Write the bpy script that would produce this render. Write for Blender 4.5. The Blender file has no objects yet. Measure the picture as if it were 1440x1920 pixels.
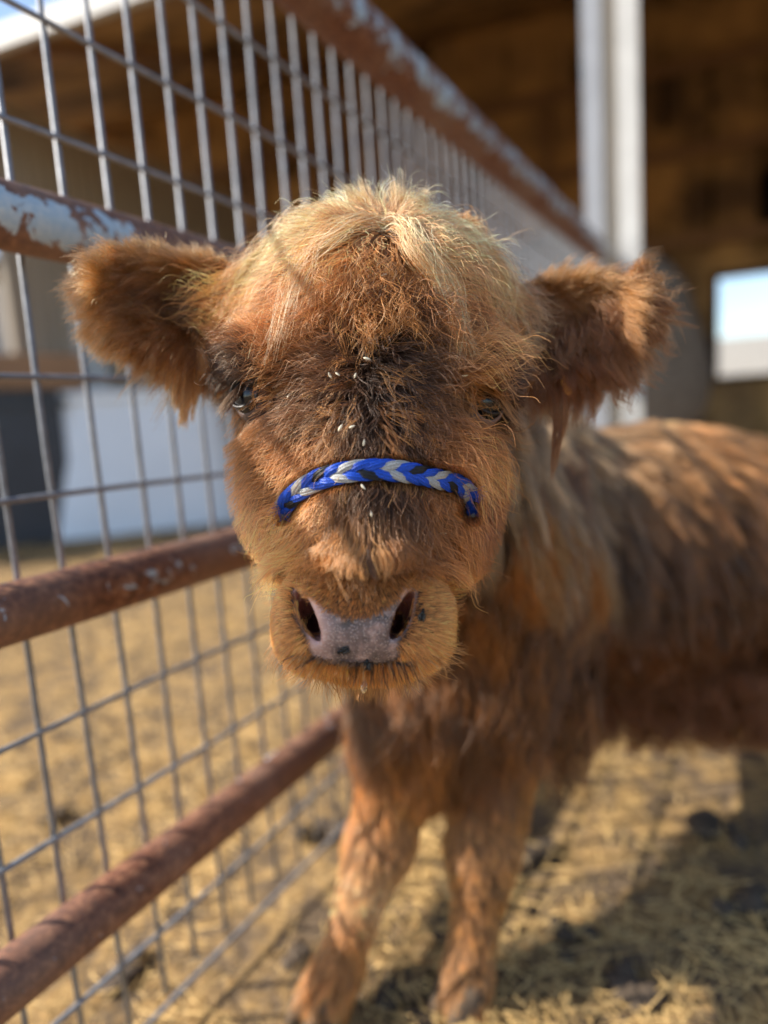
import bpy, bmesh, math, os
import numpy as np
from mathutils import Vector, Matrix
from mathutils.kdtree import KDTree
from mathutils.bvhtree import BVHTree
rng = np.random.default_rng(7)
FUR = 1.0
SC = bpy.context.scene
PI = math.pi

# ------------------------------------------------------------------ camera
F = 1200.0            # focal length in pixels of the 1440 x 1920 photograph
H = 0.70              # camera height above the ground
Yc = np.array([710., 210., -F]); Yc /= np.linalg.norm(Yc)
Zc = np.array([-580., 8818., F]); Zc -= Yc * (Zc @ Yc); Zc /= np.linalg.norm(Zc)
Xc = np.cross(Yc, Zc)
RW = np.array([Xc, Yc, Zc])           # camera vector -> world vector
CAM = np.array([0., 0., H])
def W(v):                              # camera coords -> world coords
    return np.asarray(v) @ RW.T + CAM
def P(px, py, d):                      # point of the photograph at depth d, camera coords
    return np.array([(px - 720.) / F * d, (960. - py) / F * d, -d])
def ray(px, py):
    return RW @ np.array([(px - 720.) / F, (960. - py) / F, -1.])
def on_ground(px, py, z=0.):
    r = ray(px, py); return CAM + r * ((z - H) / r[2])
def at_dist(px, py, hd):               # world point at horizontal distance hd
    r = ray(px, py); return CAM + r * (hd / math.hypot(r[0], r[1]))

cam = bpy.data.cameras.new('camera'); camo = bpy.data.objects.new('camera', cam)
SC.collection.objects.link(camo); SC.camera = camo
M = Matrix.Identity(4)
for i in range(3):
    for j in range(3): M[i][j] = RW[i][j]
M.translation = Vector(CAM); camo.matrix_world = M
cam.sensor_fit = 'VERTICAL'; cam.sensor_height = 36.0; cam.sensor_width = 27.0
cam.lens = F / 1920. * 36.; cam.clip_start = 0.02; cam.clip_end = 2000
cam.dof.use_dof = True; cam.dof.focus_distance = 0.432; cam.dof.aperture_fstop = 1.65

# ------------------------------------------------------------------ light
_up = RW[2]; _fw = np.array([0, 0, -1.]) - _up * (-_up[2]); _fw /= np.linalg.norm(_fw); _rt = np.cross(_fw, _up)
_a, _e = math.radians(-92), math.radians(38)     # from the left, a little behind the calf's face plane
sun_c = (_fw * math.cos(_a) + _rt * math.sin(_a)) * math.cos(_e) + _up * math.sin(_e)
sun_w = RW @ sun_c
el = math.asin(sun_w[2]); az = math.atan2(sun_w[0], sun_w[1])
wd = bpy.data.worlds.new('World'); SC.world = wd; wd.use_nodes = True
nt = wd.node_tree; bg = nt.nodes['Background']
sky = nt.nodes.new('ShaderNodeTexSky'); sky.sky_type = 'NISHITA'; sky.sun_disc = False
sky.sun_elevation = el; sky.sun_rotation = az
nt.links.new(sky.outputs[0], bg.inputs[0]); bg.inputs[1].default_value = 0.15
sl = bpy.data.lights.new('sun', 'SUN'); sl.energy = 4.8; sl.angle = math.radians(0.5); sl.color = (1, 0.93, 0.82)
so = bpy.data.objects.new('sun', sl); SC.collection.objects.link(so)
so.rotation_euler = Vector(-sun_w).to_track_quat('-Z', 'Y').to_euler()
SC.view_settings.view_transform = 'Standard'; SC.view_settings.look = 'None'
SC.view_settings.exposure = 0.92; SC.view_settings.gamma = 1
SC.cycles.use_denoising = True
SC.cycles.max_bounces = 8; SC.cycles.diffuse_bounces = 3; SC.cycles.glossy_bounces = 4
SC.cycles.transmission_bounces = 8; SC.cycles.transparent_max_bounces = 8
SC.cycles.use_adaptive_sampling = True; SC.cycles.adaptive_threshold = 0.012
try: SC.cycles_curves.shape = 'RIBBONS'
except Exception: pass

# ------------------------------------------------------------------ helpers
def tag(o, label=None, cat=None, group=None, kind=None):
    if label: o['label'] = label
    if cat: o['category'] = cat
    if group: o['group'] = group
    if kind: o['kind'] = kind
    return o
def mesh_obj(name, verts, faces, mat=None, parent=None, smooth=False):
    me = bpy.data.meshes.new(name)
    me.from_pydata([tuple(map(float, v)) for v in verts], [], [tuple(map(int, f)) for f in faces]); me.update()
    o = bpy.data.objects.new(name, me); SC.collection.objects.link(o)
    if mat: me.materials.append(mat)
    if smooth: me.polygons.foreach_set('use_smooth', [True] * len(me.polygons))
    if parent is not None: o.parent = parent
    return o
def empty(name, label, cat, group=None):
    o = bpy.data.objects.new(name, None); SC.collection.objects.link(o); o.empty_display_size = .05
    return tag(o, label, cat, group)
class MB:
    def __init__(s): s.v = []; s.f = []
    def add(s, v, f):
        n = len(s.v); s.v += [tuple(map(float, p)) for p in v]; s.f += [tuple(int(i) + n for i in q) for q in f]
    def box(s, o, a, b, c):            # corner o and three edge vectors
        o, a, b, c = map(np.array, (o, a, b, c))
        v = [o, o + a, o + a + b, o + b, o + c, o + a + c, o + a + b + c, o + b + c]
        s.add(v, [(0, 3, 2, 1), (4, 5, 6, 7), (0, 1, 5, 4), (1, 2, 6, 5), (2, 3, 7, 6), (3, 0, 4, 7)])
    def tube(s, pts, rad, n=10, cap=True, flat=1.0):
        pts = np.array(pts, float); k = len(pts)
        r = np.broadcast_to(np.array(rad, float), (k,))
        t = np.gradient(pts, axis=0); t /= np.linalg.norm(t, axis=1)[:, None] + 1e-12
        up = np.array([0, 0, 1.]) if abs(t[0][2]) < .9 else np.array([1., 0, 0])
        v = []
        for i in range(k):
            a = np.cross(t[i], up); a /= np.linalg.norm(a) + 1e-12; b = np.cross(a, t[i]); up = b
            for j in range(n):
                w = 2 * PI * j / n
                v.append(pts[i] + r[i] * (math.cos(w) * a + flat * math.sin(w) * b))
        f = [(i * n + j, i * n + (j + 1) % n, (i + 1) * n + (j + 1) % n, (i + 1) * n + j) for i in range(k - 1) for j in range(n)]
        if cap: f += [tuple(range(n - 1, -1, -1)), tuple((k - 1) * n + j for j in range(n))]
        s.add(v, f)
    def ball(s, c, rx, ry, rz, n=12, m=8, fn=None):
        v = []
        for i in range(m + 1):
            a = PI * i / m
            for j in range(n):
                b = 2 * PI * j / n
                q = np.array([math.sin(a) * math.cos(b), math.sin(a) * math.sin(b), math.cos(a)])
                k = fn(q) if fn else 1.
                v.append(np.array(c) + k * q * (rx, ry, rz))
        s.add(v, [(i * n + j, (i + 1) * n + j, (i + 1) * n + (j + 1) % n, i * n + (j + 1) % n) for i in range(m) for j in range(n)])
    def build(s, name, mat=None, parent=None, smooth=False):
        return mesh_obj(name, s.v, s.f, mat, parent, smooth)

class Mat:
    """small wrapper for node materials"""
    def __init__(s, name, base=(.5, .5, .5), rough=.6, metal=0., spec=.5):
        s.m = bpy.data.materials.new(name); s.m.use_nodes = True; s.t = s.m.node_tree
        s.b = s.t.nodes['Principled BSDF']; s.b.inputs['Base Color'].default_value = (*base, 1)
        s.b.inputs['Roughness'].default_value = rough; s.b.inputs['Metallic'].default_value = metal
        s.b.inputs['Specular IOR Level'].default_value = spec
    def n(s, t, **k):
        x = s.t.nodes.new(t)
        for a, b in k.items(): setattr(x, a, b)
        return x
    def l(s, a, b): s.t.links.new(a, b)
    def coord(s, scale=(1, 1, 1), kind='Object'):
        c = s.n('ShaderNodeTexCoord'); mp = s.n('ShaderNodeMapping'); mp.inputs['Scale'].default_value = scale
        s.l(c.outputs[kind], mp.inputs[0]); return mp.outputs[0]
    def noise(s, vec, scale, detail=6, rough=.6, dist=0.):
        x = s.n('ShaderNodeTexNoise'); x.inputs['Scale'].default_value = scale; x.inputs['Detail'].default_value = detail
        x.inputs['Roughness'].default_value = rough; x.inputs['Distortion'].default_value = dist
        if vec is not None: s.l(vec, x.inputs['Vector'])
        return x.outputs['Fac']
    def ramp(s, fac, stops, interp='LINEAR'):
        r = s.n('ShaderNodeValToRGB'); r.color_ramp.interpolation = interp; e = r.color_ramp.elements
        while len(e) < len(stops): e.new(.5)
        for q, (p, c) in zip(e, stops):
            q.position = p; q.color = (*c, 1) if len(c) == 3 else c
        s.l(fac, r.inputs[0]); return r.outputs[0]
    def mix(s, fac, a, b, blend='MIX'):
        x = s.n('ShaderNodeMix', data_type='RGBA', blend_type=blend)
        for v, i in ((fac, 0), (a, 6), (b, 7)):
            if isinstance(v, (int, float)): x.inputs[i].default_value = v
            elif isinstance(v, tuple): x.inputs[i].default_value = (*v, 1)
            else: s.l(v, x.inputs[i])
        return x.outputs[2]
    def base(s, c): s.l(c, s.b.inputs['Base Color'])
    def bump(s, h, strength=.5, dist=.002):
        b = s.n('ShaderNodeBump'); b.inputs['Strength'].default_value = strength; b.inputs['Distance'].default_value = dist
        s.l(h, b.inputs['Height']); s.l(b.outputs[0], s.b.inputs['Normal'])
B3 = lambda x: (x, x, x)

# ------------------------------------------------------------------ setting materials
def mat_ground():
    m = Mat('dry_straw_dirt', rough=.95, spec=.1); v = m.coord()
    big = m.noise(v, 2.3, 5, .6); mid = m.noise(v, 14, 6, .7, .6); fine = m.noise(v, 90, 4, .7)
    straw = m.ramp(fine, [(.25, (.17, .10, .042)), (.5, (.38, .235, .09)), (.75, (.60, .42, .19))])
    dirt = m.ramp(fine, [(.3, (.06, .042, .028)), (.7, (.19, .135, .085))])
    f = m.ramp(mid, [(.44, B3(0)), (.58, B3(1))])
    f2 = m.ramp(big, [(.30, B3(0)), (.55, B3(1))])
    a = m.mix(f, dirt, straw); m.base(m.mix(f2, m.mix(.6, a, dirt), a))
    m.bump(mid, .8, .02); return m.m
def mat_rail(paint=True):
    m = Mat('rusty_painted_pipe', rough=.55); v = m.coord((1, 1, 1))
    n1 = m.noise(v, 26, 7, .68, .5); n2 = m.noise(v, 120, 5, .7); n3 = m.noise(v, 6, 3, .5)
    rust = m.ramp(n2, [(.3, (.035, .014, .009)), (.5, (.15, .052, .024)), (.7, (.36, .17, .085))])
    rust = m.mix(m.ramp(n3, [(.4, B3(0)), (.65, B3(.7))]), rust, (.23, .14, .10))
    blue = m.mix(m.ramp(n2, [(.4, B3(0)), (.7, B3(1))]), (.34, .46, .56), (.52, .58, .60))
    # paint survives only near the left end of one rail; attribute says how much
    at = m.n('ShaderNodeAttribute'); at.attribute_name = 'paint'
    ma = m.n('ShaderNodeMath', operation='ADD'); m.l(n1, ma.inputs[0]); m.l(at.outputs['Fac'], ma.inputs[1])
    k = m.ramp(ma.outputs[0], [(.70, B3(0)), (.735, B3(1))])
    m.base(m.mix(k, rust, blue))
    r = m.ramp(k, [(0, B3(.62)), (1, B3(.35))]); m.l(r, m.b.inputs['Roughness'])
    m.bump(m.mix(.5, n1, n2), .35, .002); return m.m
def simple(name, c, rough=.6, var=.35, scale=20, metal=0., stretch=(1, 1, 1), bump=.2):
    m = Mat(name, c, rough, metal); v = m.coord(stretch); n = m.noise(v, scale, 6, .65)
    lo = tuple(x * (1 - var) for x in c); hi = tuple(min(1, x * (1 + var)) for x in c)
    m.base(m.ramp(n, [(.3, lo), (.7, hi)])); m.bump(n, bump, .003); return m.m
def mat_planks(name, cols, scale=(1, 1, 1)):
    m = Mat(name, rough=.9, spec=.1); v = m.coord(scale)
    b = m.n('ShaderNodeTexBrick'); m.l(v, b.inputs['Vector'])
    b.inputs['Scale'].default_value = 1.; b.inputs['Mortar Size'].default_value = .03
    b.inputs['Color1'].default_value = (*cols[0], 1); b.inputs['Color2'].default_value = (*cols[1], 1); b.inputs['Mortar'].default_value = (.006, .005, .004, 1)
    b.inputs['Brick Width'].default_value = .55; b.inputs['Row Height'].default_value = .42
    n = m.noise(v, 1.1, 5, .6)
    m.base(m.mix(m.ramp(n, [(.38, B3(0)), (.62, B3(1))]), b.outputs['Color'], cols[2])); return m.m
MT = {}
MT['ground'] = mat_ground(); MT['rail'] = mat_rail()
MT['wire'] = simple('galvanised_wire', (.23, .24, .26), .5, .3, 60, .3)
MT['whitepaint'] = simple('white_paint', (.52, .51, .48), .5, .12, 6)
MT['greyflange'] = simple('grey_flange', (.30, .31, .33), .5, .12, 6)
MT['tan'] = simple('tan_siding', (.42, .36, .28), .8, .1, 4, 0, (8, 8, .5))
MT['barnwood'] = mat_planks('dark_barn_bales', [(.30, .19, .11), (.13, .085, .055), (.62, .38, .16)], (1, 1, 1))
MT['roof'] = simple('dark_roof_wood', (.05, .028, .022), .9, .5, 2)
MT['plastic_w'] = simple('white_plastic', (.80, .85, .90), .45, .05, 3, bump=.03)
MT['charcoal'] = simple('charcoal_plastic', (.035, .04, .05), .5, .2, 5)
MT['brownwood'] = simple('brown_wood', (.30, .17, .09), .8, .4, 8, 0, (1, 1, 6))
MT['hay'] = simple('grey_hay', (.13, .105, .08), .95, .35, 14)
MT['straw'] = simple('straw', (.58, .38, .145), .8, .4, 3)
MT['dung'] = simple('dark_dung', (.075, .052, .033), .9, .4, 30, bump=.8)

# ------------------------------------------------------------------ ground
def build_ground():
    n = 121; s = np.linspace(-1, 1, n); x = np.sign(s) * (np.abs(s) ** 3.2) * 500
    X, Y = np.meshgrid(x, x + 1.0, indexing='ij')
    R = np.hypot(X, Y)
    Z = .012 * np.sin(X * 7.1 + 1.3 * np.sin(Y * 5)) * np.sin(Y * 6.3 + X) * np.exp(-R / 6) - .012
    v = np.stack([X, Y, Z], -1).reshape(-1, 3)
    f = [(i * n + j, (i + 1) * n + j, (i + 1) * n + j + 1, i * n + j + 1) for i in range(n - 1) for j in range(n - 1)]
    o = mesh_obj('ground', v, f, MT['ground'], smooth=True); tag(o, kind='structure')
build_ground()
def build_straw():
    v = []; f = []
    N = 60000
    r = .35 + 5.2 * rng.random(N) ** 1.5; a = rng.uniform(-1.25, 1.0, N)     # angle from +Y
    x = r * np.sin(a); y = r * np.cos(a)
    pile = np.sin(x * 5.1 + 2) * np.sin(y * 4.3 + 1.1 * x) + .5 * np.sin(x * 13 + y * 9)
    keep = pile + rng.normal(0, .5, N) > -.25
    x, y, r = x[keep], y[keep], r[keep]; pile = pile[keep]
    for i in range(len(x)):
        L = rng.uniform(.008, .05); w = rng.uniform(.0004, .0011) * (1 + .25 * r[i]); th = rng.uniform(0, PI); b = rng.normal(0, .4); tz = rng.normal(0, .25)
        z = .004 + .022 * max(0, pile[i]) * rng.random()
        d = np.array([math.cos(th), math.sin(th), tz]); pr = np.array([-d[1], d[0], 0]) * w
        c = np.array([x[i], y[i], z + abs(tz) * L * .5])
        mid = c + np.array([-d[1], d[0], .2]) * L * .12 * b
        k = len(v); u = np.array([0, 0, w])
        for q in (c - d * L / 2, mid, c + d * L / 2):
            v += [q + pr, q + u, q - pr]
        for s in (0, 3):
            f += [(k + s, k + s + 1, k + s + 4, k + s + 3), (k + s + 1, k + s + 2, k + s + 5, k + s + 4), (k + s + 2, k + s, k + s + 3, k + s + 5)]
    o = mesh_obj('loose_straw', v, f, MT['straw']); tag(o, 'loose golden straw scattered over the dry ground', 'straw', kind='stuff')
build_straw()
def build_clods():
    k = 0
    spots = [(610, 1560, .05), (820, 1720, .05), (760, 1880, .07), (1010, 1600, .045), (560, 1800, .03), (250, 1660, .05), (100, 1530, .045), (1180, 1870, .05), (1330, 1560, .06), (230, 1830, .05), (1400, 1700, .06), (1060, 1760, .04)]
    m = MB()
    for px, py, s0 in spots:
        s = s0
        c = on_ground(px, py)
        for q in range(7):
            ph = rng.uniform(0, 6, 3); s = s0 * .6
            m.ball(c + np.array([rng.normal(0, s * .6), rng.normal(0, s * .6), .002]), s * rng.uniform(.3, .7), s * rng.uniform(.3, .7), s * rng.uniform(.15, .35), 10, 6,
                   lambda p: 1 + .18 * math.sin(5 * p[0] + ph[0]) * math.sin(4 * p[1] + ph[1]) + .12 * math.sin(9 * p[2] + ph[2]))
    tag(m.build('dirt_clods', MT['dung'], smooth=True), 'dark clods of trodden dirt and dung lying in the straw', 'clods', kind='stuff')
build_clods()

# ------------------------------------------------------------------ fence
A = 0.59
def build_fence():
    root = empty('wire_fence', 'rusty pipe rail fence with welded wire mesh running along the left side', 'fence')
    root.location = (-A, .6, 0)
    def put(o):
        o.parent = root; o.matrix_parent_inverse = Matrix.Translation((A, -.6, 0)); return o
    y0, y1 = -.35, 2.86
    for z, r in ((1.10, .043), (.353, .0305), (-.251, .0285), (-.818, .0275)):
        m = MB(); pts = []; n = 180
        for i in range(n):
            y = y0 + (y1 - y0) * (i / (n - 1)) ** 1.0
            pts.append((-A, y, H + z * A))
        m.tube(pts, r, 32)
        o = put(m.build('rail', MT['rail'], smooth=True))
        at = o.data.attributes.new('paint', 'FLOAT', 'POINT'); vals = []
        for p in o.data.vertices:
            y = p.co.y; ang = math.atan2(p.co.z - (H + z * A), p.co.x + A)
            if z == .353:     # blue paint left on the side that faces the pen
                w = max(0, 1 - abs((ang + .15) / .95) ** 3) * max(0, min(1, (.56 - y) / .12)); vals.append(.02 + .27 * w)
            elif z == 1.10: vals.append(.05 + .18 * max(0, 1 - abs((ang + .1) / .9) ** 2) )
            elif z == -.251: vals.append(.13 * max(0, 1 - abs((ang - .2) / .9)) + .04)
            else: vals.append(.07)
        at.data.foreach_set('value', vals)
    # welded mesh behind the rails
    sp = .0850 * A; off = .714 * A; dz = .1865 * A
    m = MB(); r = .0031; xw = -A - .031
    k0 = int((y0 - off) / sp) + 1; k1 = int((y1 - off) / sp)
    zt, zb = H + 1.12 * A, H - 1.13 * A
    ks = A + .031; s = ks / A
    for k in range(k0, k1):
        y = (off + k * sp) * s if k < 40 else (off + k * sp) * s
        if y > y1: break
        wob = rng.normal(0, .0028, 2)
        m.tube([(xw + wob[0], y, zb), (xw, y + wob[1], (zb + zt) / 2), (xw, y, zt)], r, 8)
    for z in (1.04, .86, .674, .494, .302, .112, -.08, -.265, -.453, -.638, -.79, -.943, -1.10):
        m.tube([(xw + r * 1.6, y, H + z * A * s + .0015 * math.sin(y * 9 + z * 20)) for y in np.linspace(y0, y1, 60)], r, 8)
    put(m.build('wire_mesh', MT['wire'], smooth=True))
build_fence()
def build_post():
    # white steel post standing at the far end of the fence
    b = at_dist(1150, 300, 2.95); x, y = b[0], b[1]
    root = empty('steel_post', 'tall white steel post with a tan board strip at the far end of the fence', 'post'); root.location = (x, y, 0)
    u = np.array([Xc[0], 0, 0]); view = np.array([x, y]) / math.hypot(x, y)
    ux = np.array([view[1], -view[0], 0]); uy = np.array([view[0], view[1], 0]); up = np.array([0, 0, 3.6])
    def part(name, mat, a, b_, c, d):
        m = MB(); o = ux * a + uy * c; m.box(o, ux * (b_ - a), uy * (d - c), up); m.build(name, mat, root)
    part('flange', MT['greyflange'], -.115, -.040, .0, .09)  # left flange a darker grey than the right one
    part('web', MT['tan'], -.040, .018, .035, .075)
    part('flange', MT['whitepaint'], .018, .100, .0, .09)
    m = MB(); m.box(ux * -.18 + uy * -.04 - np.array([0, 0, .01]), ux * .36, uy * .19, np.array([0, 0, .03])); m.build('base_plate', MT['whitepaint'], root)
build_post()

# ------------------------------------------------------------------ barn and the things beside it
def build_barn():
    u = RW @ np.array([3369., 0., 1200.]); u[2] = 0; u /= np.linalg.norm(u)       # along the front, to the right
    n = np.array([-u[1], u[0], 0.])
    if n @ ray(720, 700) < 0: n = -n
    z1 = 3.3; c0 = on_ground(0, 62, z1)                                          # a point of the eave
    root = empty('open_barn', 'big dark open-fronted barn with white roof edge behind the fence', 'barn')
    g0 = c0.copy(); g0[2] = 0; root.location = tuple(g0)
    z = np.array([0, 0, 1.])
    def part(name, mat, boxes):
        m = MB()
        for (a, b, c, d, e, f) in boxes: m.box(u * a + n * c + z * e, u * (b - a), n * (d - c), z * (f - e))
        o = m.build(name, mat, root); return o
    r0 = z1
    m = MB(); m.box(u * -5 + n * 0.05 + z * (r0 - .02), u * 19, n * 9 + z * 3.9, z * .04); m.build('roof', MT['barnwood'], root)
    part('fascia', MT['whitepaint'], [(-5, 14, -.02, .04, r0 - .09, r0 + .035)])
    # back wall with one opening at the right
    wl = at_dist(1345, 620, 1.); D = 6.2
    def hit(px, py):                      # where a ray meets the back wall, in u/z
        r = ray(px, py); q = CAM - g0; t = (D - q @ n) / (r @ n); p = q + r * t; return p @ u, p[2]
    ua, zt = hit(1347, 522); ub = ua + 1.9; _, zb = hit(1347, 706)
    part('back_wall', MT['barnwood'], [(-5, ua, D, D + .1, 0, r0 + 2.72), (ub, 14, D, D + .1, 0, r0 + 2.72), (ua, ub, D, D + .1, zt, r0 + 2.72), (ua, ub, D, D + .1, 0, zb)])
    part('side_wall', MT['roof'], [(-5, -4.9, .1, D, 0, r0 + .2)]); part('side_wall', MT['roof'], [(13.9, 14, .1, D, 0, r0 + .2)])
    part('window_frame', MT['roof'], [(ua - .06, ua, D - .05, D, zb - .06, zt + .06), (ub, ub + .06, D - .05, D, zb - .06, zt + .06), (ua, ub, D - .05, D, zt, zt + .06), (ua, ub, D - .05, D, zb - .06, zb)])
    for k, a in enumerate((5.2, 9.4)):
        m = MB(); m.box(u * a + n * .3, u * .16, n * .16, z * (r0 + .04)); m.build('post', MT['roof'], root)
    for k in range(5):
        m = MB(); m.box(u * (-4 + 4 * k) + n * .1 + z * (r0 - .10), u * .1, n * 6 + z * 2.6, z * .12); m.build('rafter', MT['brownwood'], root)
    for k in range(16):
        a = -4 + k * 1.13
        if ua - .3 < a < ub + .2: continue
        m = MB(); m.box(u * a + n * (D - .12), u * .09, n * .115, z * (r0 + 1.6)); m.build('stud', MT['brownwood'], root)
    for h in (zt + .42, zt + 1.5, zt + 2.5):
        m = MB(); m.box(u * -4.8 + n * (D - .16) + z * h, u * 18.6, n * .035, z * .14); m.build('girt', MT['brownwood'], root)
    # added white board outside, makes the lower half of the opening bright
    m = MB(); m.box(g0 + u * (ua - 4) + n * (D + 16), u * 16, n * .1, z * (H + (zb + (zt - zb) * .5 - H) * 2.3)); m.build('added_white_board', MT['whitepaint'])
    tag(bpy.data.objects['added_white_board'], 'added white board outside that brightens the lower half of the barn window', 'board')
    # tan siding partition, running back into the barn
    a = on_ground(-60, 1040); 
    p0 = at_dist(-40, 170, 5.9); p1 = at_dist(450, 372, 8.6)
    d = p1 - p0; d[2] = 0; nn = np.array([-d[1], d[0], 0]); nn /= np.linalg.norm(nn)
    root2 = empty('siding_wall', 'low tan ribbed metal siding wall left of the dark barn bay', 'wall'); root2.location = (p0[0], p0[1], 0)
    m = MB(); K = 60
    dd = d / K
    for i in range(K):
        h0 = p0[2] + (p1[2] - p0[2]) * i / K
        m.box(dd * i + nn * (.02 if i % 2 else 0), dd, nn * .06, z * h0)
    m.build('siding', MT['tan'], root2)
build_barn()
def frame_at(px, py, hd):
    b = at_dist(px, py, hd); v = np.array([b[0], b[1], 0]); v /= np.linalg.norm(v)
    return b, np.array([v[1], -v[0], 0]), v
def build_background():
    z = np.array([0, 0, 1.])
    # white tapered tub
    b, ux, uy = frame_at(280, 990, 5.0); g = np.array([b[0], b[1], 0])
    root = empty('stock_tub', 'large white tapered plastic tub behind the wire mesh', 'tub'); root.location = tuple(g)
    hw, hh, dp = .82, 1.02, .8; n = 28
    def ring(w, d, zz, e=5):
        o = []
        for j in range(n):
            a = 2 * PI * j / n; c, s_ = math.cos(a), math.sin(a)
            o.append(ux * w * np.sign(c) * abs(c) ** (2 / e) + uy * (d * np.sign(s_) * abs(s_) ** (2 / e) + dp) + z * zz)
        return o
    rings = [ring(hw, .55, 0), ring(hw * .99, .55, .04), ring(hw * .84, .46, hh), ring(hw * .89, .5, hh + .01), ring(hw * .89, .5, hh + .07), ring(hw * .80, .42, hh + .07), ring(hw * .78, .40, .1)]
    v = [p for r in rings[:3] for p in r]
    m = MB(); m.add([p for r in rings[:3] for p in r] , [(i * n + j, i * n + (j + 1) % n, (i + 1) * n + (j + 1) % n, (i + 1) * n + j) for i in range(2) for j in range(n)]); m.build('tub_wall', MT['plastic_w'], root, True)
    m = MB(); q = rings[2:]; m.add([p for r in q for p in r], [(i * n + j, i * n + (j + 1) % n, (i + 1) * n + (j + 1) % n, (i + 1) * n + j) for i in range(len(q) - 1) for j in range(n)] + [tuple((len(q) - 1) * n + j for j in range(n))]); m.build('rim', MT['plastic_w'], root, False)
    # charcoal bin with a brown board on it
    b, ux, uy = frame_at(-60, 960, 5.3); g = np.array([b[0], b[1], 0])
    root = empty('storage_bin', 'charcoal grey bin standing at the left edge beside the white tub', 'bin'); root.location = tuple(g)
    m = MB(); m.box(ux * -.95, ux * 1.62, uy * .9, z * 1.12); m.build('body', MT['charcoal'], root)
    m = MB(); m.box(ux * -.99 - uy * .03 + z * 1.0, ux * 1.70, uy * .96, z * .06); m.build('rim', MT['charcoal'], root)
    m = MB(); m.box(g + ux * -1.1 - uy * .06 + z * 1.123, ux * 1.95, uy * 1.05, z * .24); o = m.build('wooden_board', MT['brownwood']); tag(o, 'thick brown wooden board lying on the charcoal bin', 'board')
    # pale panel behind
    b, ux, uy = frame_at(60, 600, 6.3); g = np.array([b[0], b[1], 0])
    m = MB(); m.box(g + ux * -1.6, ux * 2.15, uy * .05, z * 2.05); o = m.build('pale_panel', MT['whitepaint']); tag(o, 'pale grey upright panel above the brown board on the bin', 'panel')
    # weathered round bale
    b, ux, uy = frame_at(1052, 760, 4.6); g = np.array([b[0], b[1], 0]); R = .95
    m = MB(); ns, nr = 48, 9
    vs = []; 
    for k, (t, rr) in enumerate([(-.6, .0), (-.6, .5), (-.58, .92), (-.5, 1.), (-.2, 1.01), (.2, 1.), (.5, 1.), (.58, .92), (.6, .5), (.6, 0)]):
        for j in range(ns):
            a = 2 * PI * j / ns; w = R * rr * (1 + .02 * math.sin(7 * a + k) + rng.normal(0, .008))
            vs.append(g + ux * w * math.cos(a) + z * (R + w * math.sin(a)) + uy * (t + rng.normal(0, .01) + .6))
    fs = [(i * ns + j, i * ns + (j + 1) % ns, (i + 1) * ns + (j + 1) % ns, (i + 1) * ns + j) for i in range(9) for j in range(ns)]
    m.add(vs, fs); o = m.build('round_bale', MT['hay'], smooth=True); tag(o, 'weathered grey round hay bale behind the calf, right of the white post', 'hay bale')
build_background()

# ------------------------------------------------------------------ the calf: one implicit surface, meshed once
def smin(a, b, k):
    h = np.clip(.5 + .5 * (b - a) / k, 0, 1); return b * (1 - h) + a * h - k * h * (1 - h)
def smax(a, b, k): return -smin(-a, -b, k)
def sd_ell(p, c, r, R=None):
    q = p - c
    if R is not None: q = q @ R                      # columns of R: the axes
    k0 = np.sqrt(((q / r) ** 2).sum(-1)); k1 = np.sqrt(((q / (r * r)) ** 2).sum(-1))
    return k0 * (k0 - 1) / np.maximum(k1, 1e-9)
def sd_cone(p, a, b, ra, rb, sx=1.0):
    ab = b - a; q = p - a
    t = np.clip((q @ ab) / (ab @ ab), 0, 1)
    d = q - t[..., None] * ab
    if sx != 1.0: d = d * np.array([1 / sx, 1, 1])
    return (np.sqrt((d * d).sum(-1)) - (ra + (rb - ra) * t)) * (1 if sx <= 1 else 1)
V = np.array
def basis(x, y):
    x = V(x, float); x /= np.linalg.norm(x); y = V(y, float); y -= x * (x @ y); y /= np.linalg.norm(y)
    return np.stack([x, y, np.cross(x, y)], 1)
def gdepth(px, py):                                  # depth at which a pixel's ray meets the ground
    r = ray(px, py); return -H / r[2]
def PH(px, py, d): return P(px, py, .46 + (d - .46) * .62)
E_L, E_R = PH(479, 744, .486), PH(903, 756, .492)      # eye centres
ER = .0165
G_HEAD, G_EARL, G_EARR, G_BODY, G_LEGS = range(5)
HEAD = [  # kind, group, params, blend
 ('e', PH(700, 645, .545), V([.080, .080, .070]), None, .01),
 ('e', PH(712, 545, .575), V([.074, .046, .055]), None, .04),
 ('c', PH(690, 1090, .430), PH(697, 790, .484), .037, .052, .03),
 ('c', PH(690, 1120, .475), PH(690, 900, .545), .047, .063, .03),
 ('e', PH(585, 890, .505), V([.029, .058, .045]), None, .03),
 ('e', PH(806, 895, .510), V([.028, .058, .045]), None, .03),
 ('e', PH(672, 1160, .418), V([.047, .034, .040]), None, .032),
 ('e', PH(572, 1176, .404), V([.0180, .025, .023]), None, .02),
 ('e', PH(788, 1178, .404), V([.0190, .025, .023]), None, .02),
 ('e', PH(660, 1175, .389), V([.030, .022, .016]), None, .012),
 ('e', PH(690, 1240, .430), V([.034, .012, .032]), None, .008),
 ('e', PH(515, 690, .492), V([.030, .017, .026]), None, .02),
 ('e', PH(880, 700, .496), V([.030, .017, .026]), None, .02),
 ('s', E_L + V([.001, 0, -.002]), ER + .0025, None, None, .012),
 ('s', E_R + V([-.001, 0, -.002]), ER + .0025, None, None, .012),
 ('e', PH(524, 890, .515), V([.022, .045, .03]), None, .02),
 ('e', PH(856, 915, .520), V([.020, .050, .03]), None, .02),
 ('c', PH(500, 600, .575), PH(420, 580, .570), .026, .015, .02),
 ('c', PH(925, 625, .585), PH(1000, 615, .585), .026, .015, .02),
]
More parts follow.
